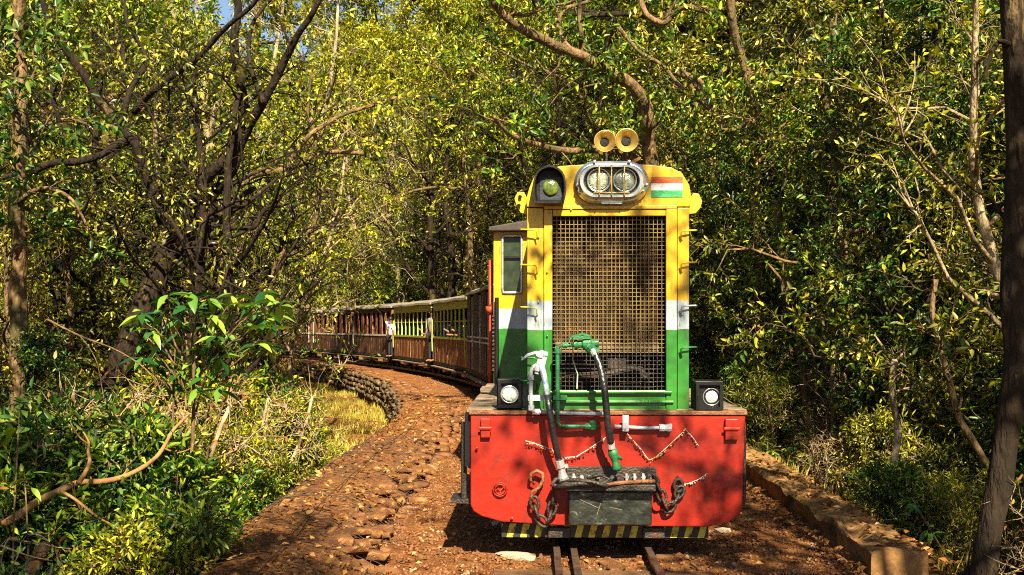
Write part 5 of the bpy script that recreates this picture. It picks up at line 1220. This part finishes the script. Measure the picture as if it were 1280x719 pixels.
def lim(px):                             # highest row the low growth may reach, so that the wall and the train stay in view
    return float(np.interp(px, [0, 100, 200, 330, 360, 390, 440, 480, 510], [395, 410, 425, 440, 454, 482, 545, 605, 690]))
nb = 0
for i in range(3000):
    y = 4.8+24*rb.random()**1.6; d = .2+rb.random()**1.1*7.5; x = edge(y)-d
    if x < -.60*y-1.0 or nb >= 135: continue
    s_ = rb.uniform(.65, 1.15)*(1 if d > 1 else .75)*(1+.03*y); px = 640+(x+.45*s_)*F/y
    g = H(x, y); hm = (EYE-(lim(px)-HOR)*y/F-g)/1.3
    s_ = min(s_, hm*rb.uniform(.75, 1.0))
    if s_ < .3 or nzf(x, y, .8, 7) < -.22: continue
    put(rb.choice(['bush2','bush3','bush4','bush5','bush7','bush2','bush4'] if px < 240+rb.uniform(-90, 90) else ['bush0','bush0','bush1','bush2','bush2','bush5','bush3','bush6','bush7']), 'shrub', x, y, s_, 'shrub'); nb += 1  # darker leaf kinds toward the left put its shade into the colour
nb = 0
for i in range(900):
    y = 5.6+20*rb.random()**1.2; d = .2+rb.random()*9; x = rgt(y)+d
    if x > .58*y+1: continue
    if nb >= 110: break
    put(rb.choice(['bush3','bush4','bush3','bush2','bush5','bush7','bush6']), 'shrub', x, y, rb.uniform(.5, 1.15)*(.6 if d < 1 else 1)*(1+.02*y), 'shrub'); nb += 1
def spot(fn, n, mind, tries=6000):
    out = []
    for _ in range(tries):
        if len(out) >= n: break
        p = fn()
        if p and all((p[0]-q[0])**2+(p[1]-q[1])**2 > mind*mind for q in out): out.append(p)
    return out
def f_right():
    y = rb.uniform(8, 24); x = rgt(y)+rb.uniform(1.3, 11); return (x, y) if x < .60*y+1.5 and x > rgt(y)+.9 else None
for x, y in spot(f_right, 42, 1.2): put(rb.choice(['sap0','sap1','sap2','sap3','sap1']), 'sapling', x, y, rb.uniform(.75, 1.25)*(1+.012*y), 'sapling')
def f_left():
    y = rb.uniform(13.6, 28); d = rb.uniform(3.2, 14); x = edge(y)-d; return (x, y) if -.60*y-1.5 < x < -.27*y else None
for x, y in spot(f_left, 30, 1.3): put(rb.choice(['sap0','sap1','sap2','sap1']), 'sapling', x, y, rb.uniform(.6, 1.0)*(1+.012*y), 'sapling')
for x, y, s_ in ((-5.3,8.6,.62),(-4.3,7.2,.42),(-6.4,10.6,.7),(-5.1,10.4,.55),(-3.5,6.4,.30)): put(rb.choice(['sap1','sap2']), 'sapling', x, y, s_, 'sapling')
# the wood behind
def f_back():
    y = rb.uniform(19, 68); x = rb.uniform(-.62*y-3, .60*y+3)
    if edge(y)-3.5 < x < rgt(y)+2.2 and y < 56: return None
    if x < edge(y):
        if 640+x*F/y > 330 and x > edge(y)-9 and y < 56: return None
        if 44 < y < 56: return None
    return (x, y)
for i, (x, y) in enumerate(spot(f_back, 135, 2.8)):
    cl_ = 300 < 640+x*F/y < 640  # yellower kinds here put the backlit glow into the leaf colour
    if i % 3 == 2 or (cl_ and i % 2): put('bare%d' % rb.randrange(3), 'forest_tree', x, y, rb.uniform(.9, 1.4)*(1+.007*y), 'tree', rb.uniform(.95, 1.3))
    else: put('tree%d' % (rb.choice((0,3)) if cl_ else rb.randrange(4)), 'forest_tree', x, y, rb.uniform(.95, 1.5)*(1+.007*y), 'tree', rb.uniform(.95, 1.25))
def f_under():                            # thicket right behind the train
    y = rb.uniform(20, 62); x = rgt(y)+rb.uniform(1.6, 14) if y < 50 else rb.uniform(-45, 5)
    if edge(y)-1 < x < rgt(y)+1.2: return None
    return (x, y) if 300 < 640+x*F/y < 900 else None
for x, y in spot(f_under, 60, 1.6): put(rb.choice(['sap0','sap1','sap3','sap0']), 'sapling', x, y, rb.uniform(1.0, 1.6), 'sapling')
for i in range(34):
    x = -75+i*4.3+rb.uniform(-1, 1); y = 74+rb.uniform(-4, 6); px = 640+x*F/y
    ps = ['at the far left','above the last carriages','above the lime carriages','beyond the locomotive','at the far right'][int(min(4, max(0, px//256)))]
    lab = 'tall distant %s tree %s' % (KIND['tree%d' % (i % 4)], ps)
    plant('tree%d' % (i % 4), 'forest_tree', x, y, rb.uniform(0, 6.3), rb.uniform(2.1, 2.7)+(.8 if 420 < px < 660 else 0), lab, 'tree', lab)
for k, x, y, s_ in (('tree3',-7,63,2.1),('tree0',-10.5,66,2.3),('tree1',-4,67,2.2),('tree3',-13.5,61,1.9),('tree0',-17,64,2.1)): put(k, 'forest_tree', x, y, s_, 'tree')
rsh = random.Random(6)
# unseen trees added beside and behind the photographer throw the dappled shade
for k, x, y, s_, hs in (('open0', 3.6, 1.2, .95, 1.0), ('open1', -2.5, .2, .9, 1.05), ('open1', 2.3, -4.6, 1.0, 1.0), ('tree1', 8.5, 4.8, .9, 1.), ('open1', -.6, -3.4, 1.0, 1.1), ('tree1', -5.9, 2.9, .66, 1.0), ('tree2', -7.6, 3.6, .8, 1.0), ('open0', 4.9, .6, 1.1, 1.0)):
    plant(k, 'forest_tree', x, y, rsh.uniform(0, 6.3), s_, 'open crowned tree beside the track behind the photographer', 'tree', 'trees behind the photographer', hs=hs)
for x, y in ((4.6,9.4),(6.2,11.6),(5.2,13.2),(7.9,13.8),(6.6,16.5),(9.4,17),(5.6,18.5),(-6.2,12.6),(-8.2,14.6),(-5.3,15.8),(-6.6,18.5),(-4.9,19.5),(-8.4,20)): put('bare%d' % rb.randrange(3), 'forest_tree', x, y, rb.uniform(.6, .85), 'tree')
for x, y, s_ in ((-3.9,12.2,.85),(-5.9,13.4,.95),(-4.6,17.5,1.1),(-9.0,16,1.1),(5.2,20,1.2),(7.0,14.5,.9),(8.6,19,1.1),(.9,33,1.4),(-2.5,38,1.5)): put('snag%d' % rb.randrange(2), 'forest_tree', x, y, s_, 'tree')
for k, x, y, s_ in (('tree1',-6.6,5.6,.95),('tree2',-8.6,8.0,1.0),('tree1',7.9,5.6,.95),('tree2',9.0,8.4,1.0)): plant(k, 'forest_tree', x, y, rb.uniform(0, 6.3), s_, '%s added shade tree just outside the %s edge of the frame' % ('nearer' if abs(x) < 8 else 'farther', 'left' if x < 0 else 'right'), 'tree', 'shade trees added outside the view')  # unseen trees added to shade both sides of the view
# each tree around the photographer by its own place
for sd_n, sg_ in (('left', -1), ('right', 1)):
    os_ = sorted([o for o in bpy.data.objects if o.get('group') == 'trees behind the photographer' and (o.location.x-.45)*sg_ > 0], key=lambda o: -o.location.y)
    for i, o in enumerate(os_): o['label'] = 'tree outside the view, %s of the track, %s toward the rear' % (sd_n, ['first', 'second', 'third', 'fourth', 'fifth', 'sixth', 'seventh'][i])
# alike plants in one spot are told apart by their order from left to right
byl = {}
for o in bpy.data.objects:
    if o.parent is None and 'group' in o and o['group'] == o.get('label') : byl.setdefault(o['label'], []).append(o)
NW = ['', '', 'two', 'three', 'four', 'five', 'six']; RK = ['', 'second', 'third', 'fourth', 'fifth']
for lab, os_ in byl.items():
    n = len(os_); os_.sort(key=lambda o: o.location.x/max(.5, o.location.y))
    for i, o in enumerate(os_):
        if 1 < n <= 6:
            w_ = 'left of two' if (n, i) == (2, 0) else 'right of two' if n == 2 else 'leftmost of '+NW[n] if i == 0 else 'rightmost of '+NW[n] if i == n-1 else ('middle one of three' if n == 3 else RK[i]+' from left')
            o['label'] = lab+', '+w_
            if len(o['label'].split()) > 16: o['label'] = o['label'].replace(', far up the slope', ' upslope').replace(', farther back', ' farther back')
            if len(o['label'].split()) > 16: o['label'] = o['label'].replace('the ', '', 1)
            if len(o['label'].split()) > 16: o['label'] = o['label'].replace('massive ', '').replace('crooked ', '')
        c = o['category']; o['group'] = ('shrubs' if c == 'shrub' else 'saplings' if c == 'sapling' else 'forest trees')+(' left of the train' if o.location.x < edge(o.location.y) else ' right of the train' if where(o.location.x, o.location.y).find(',') > 0 else ' behind the train')
    if n > 6 and 'group' in os_[0]:
        for o in os_: o['group'] = lab
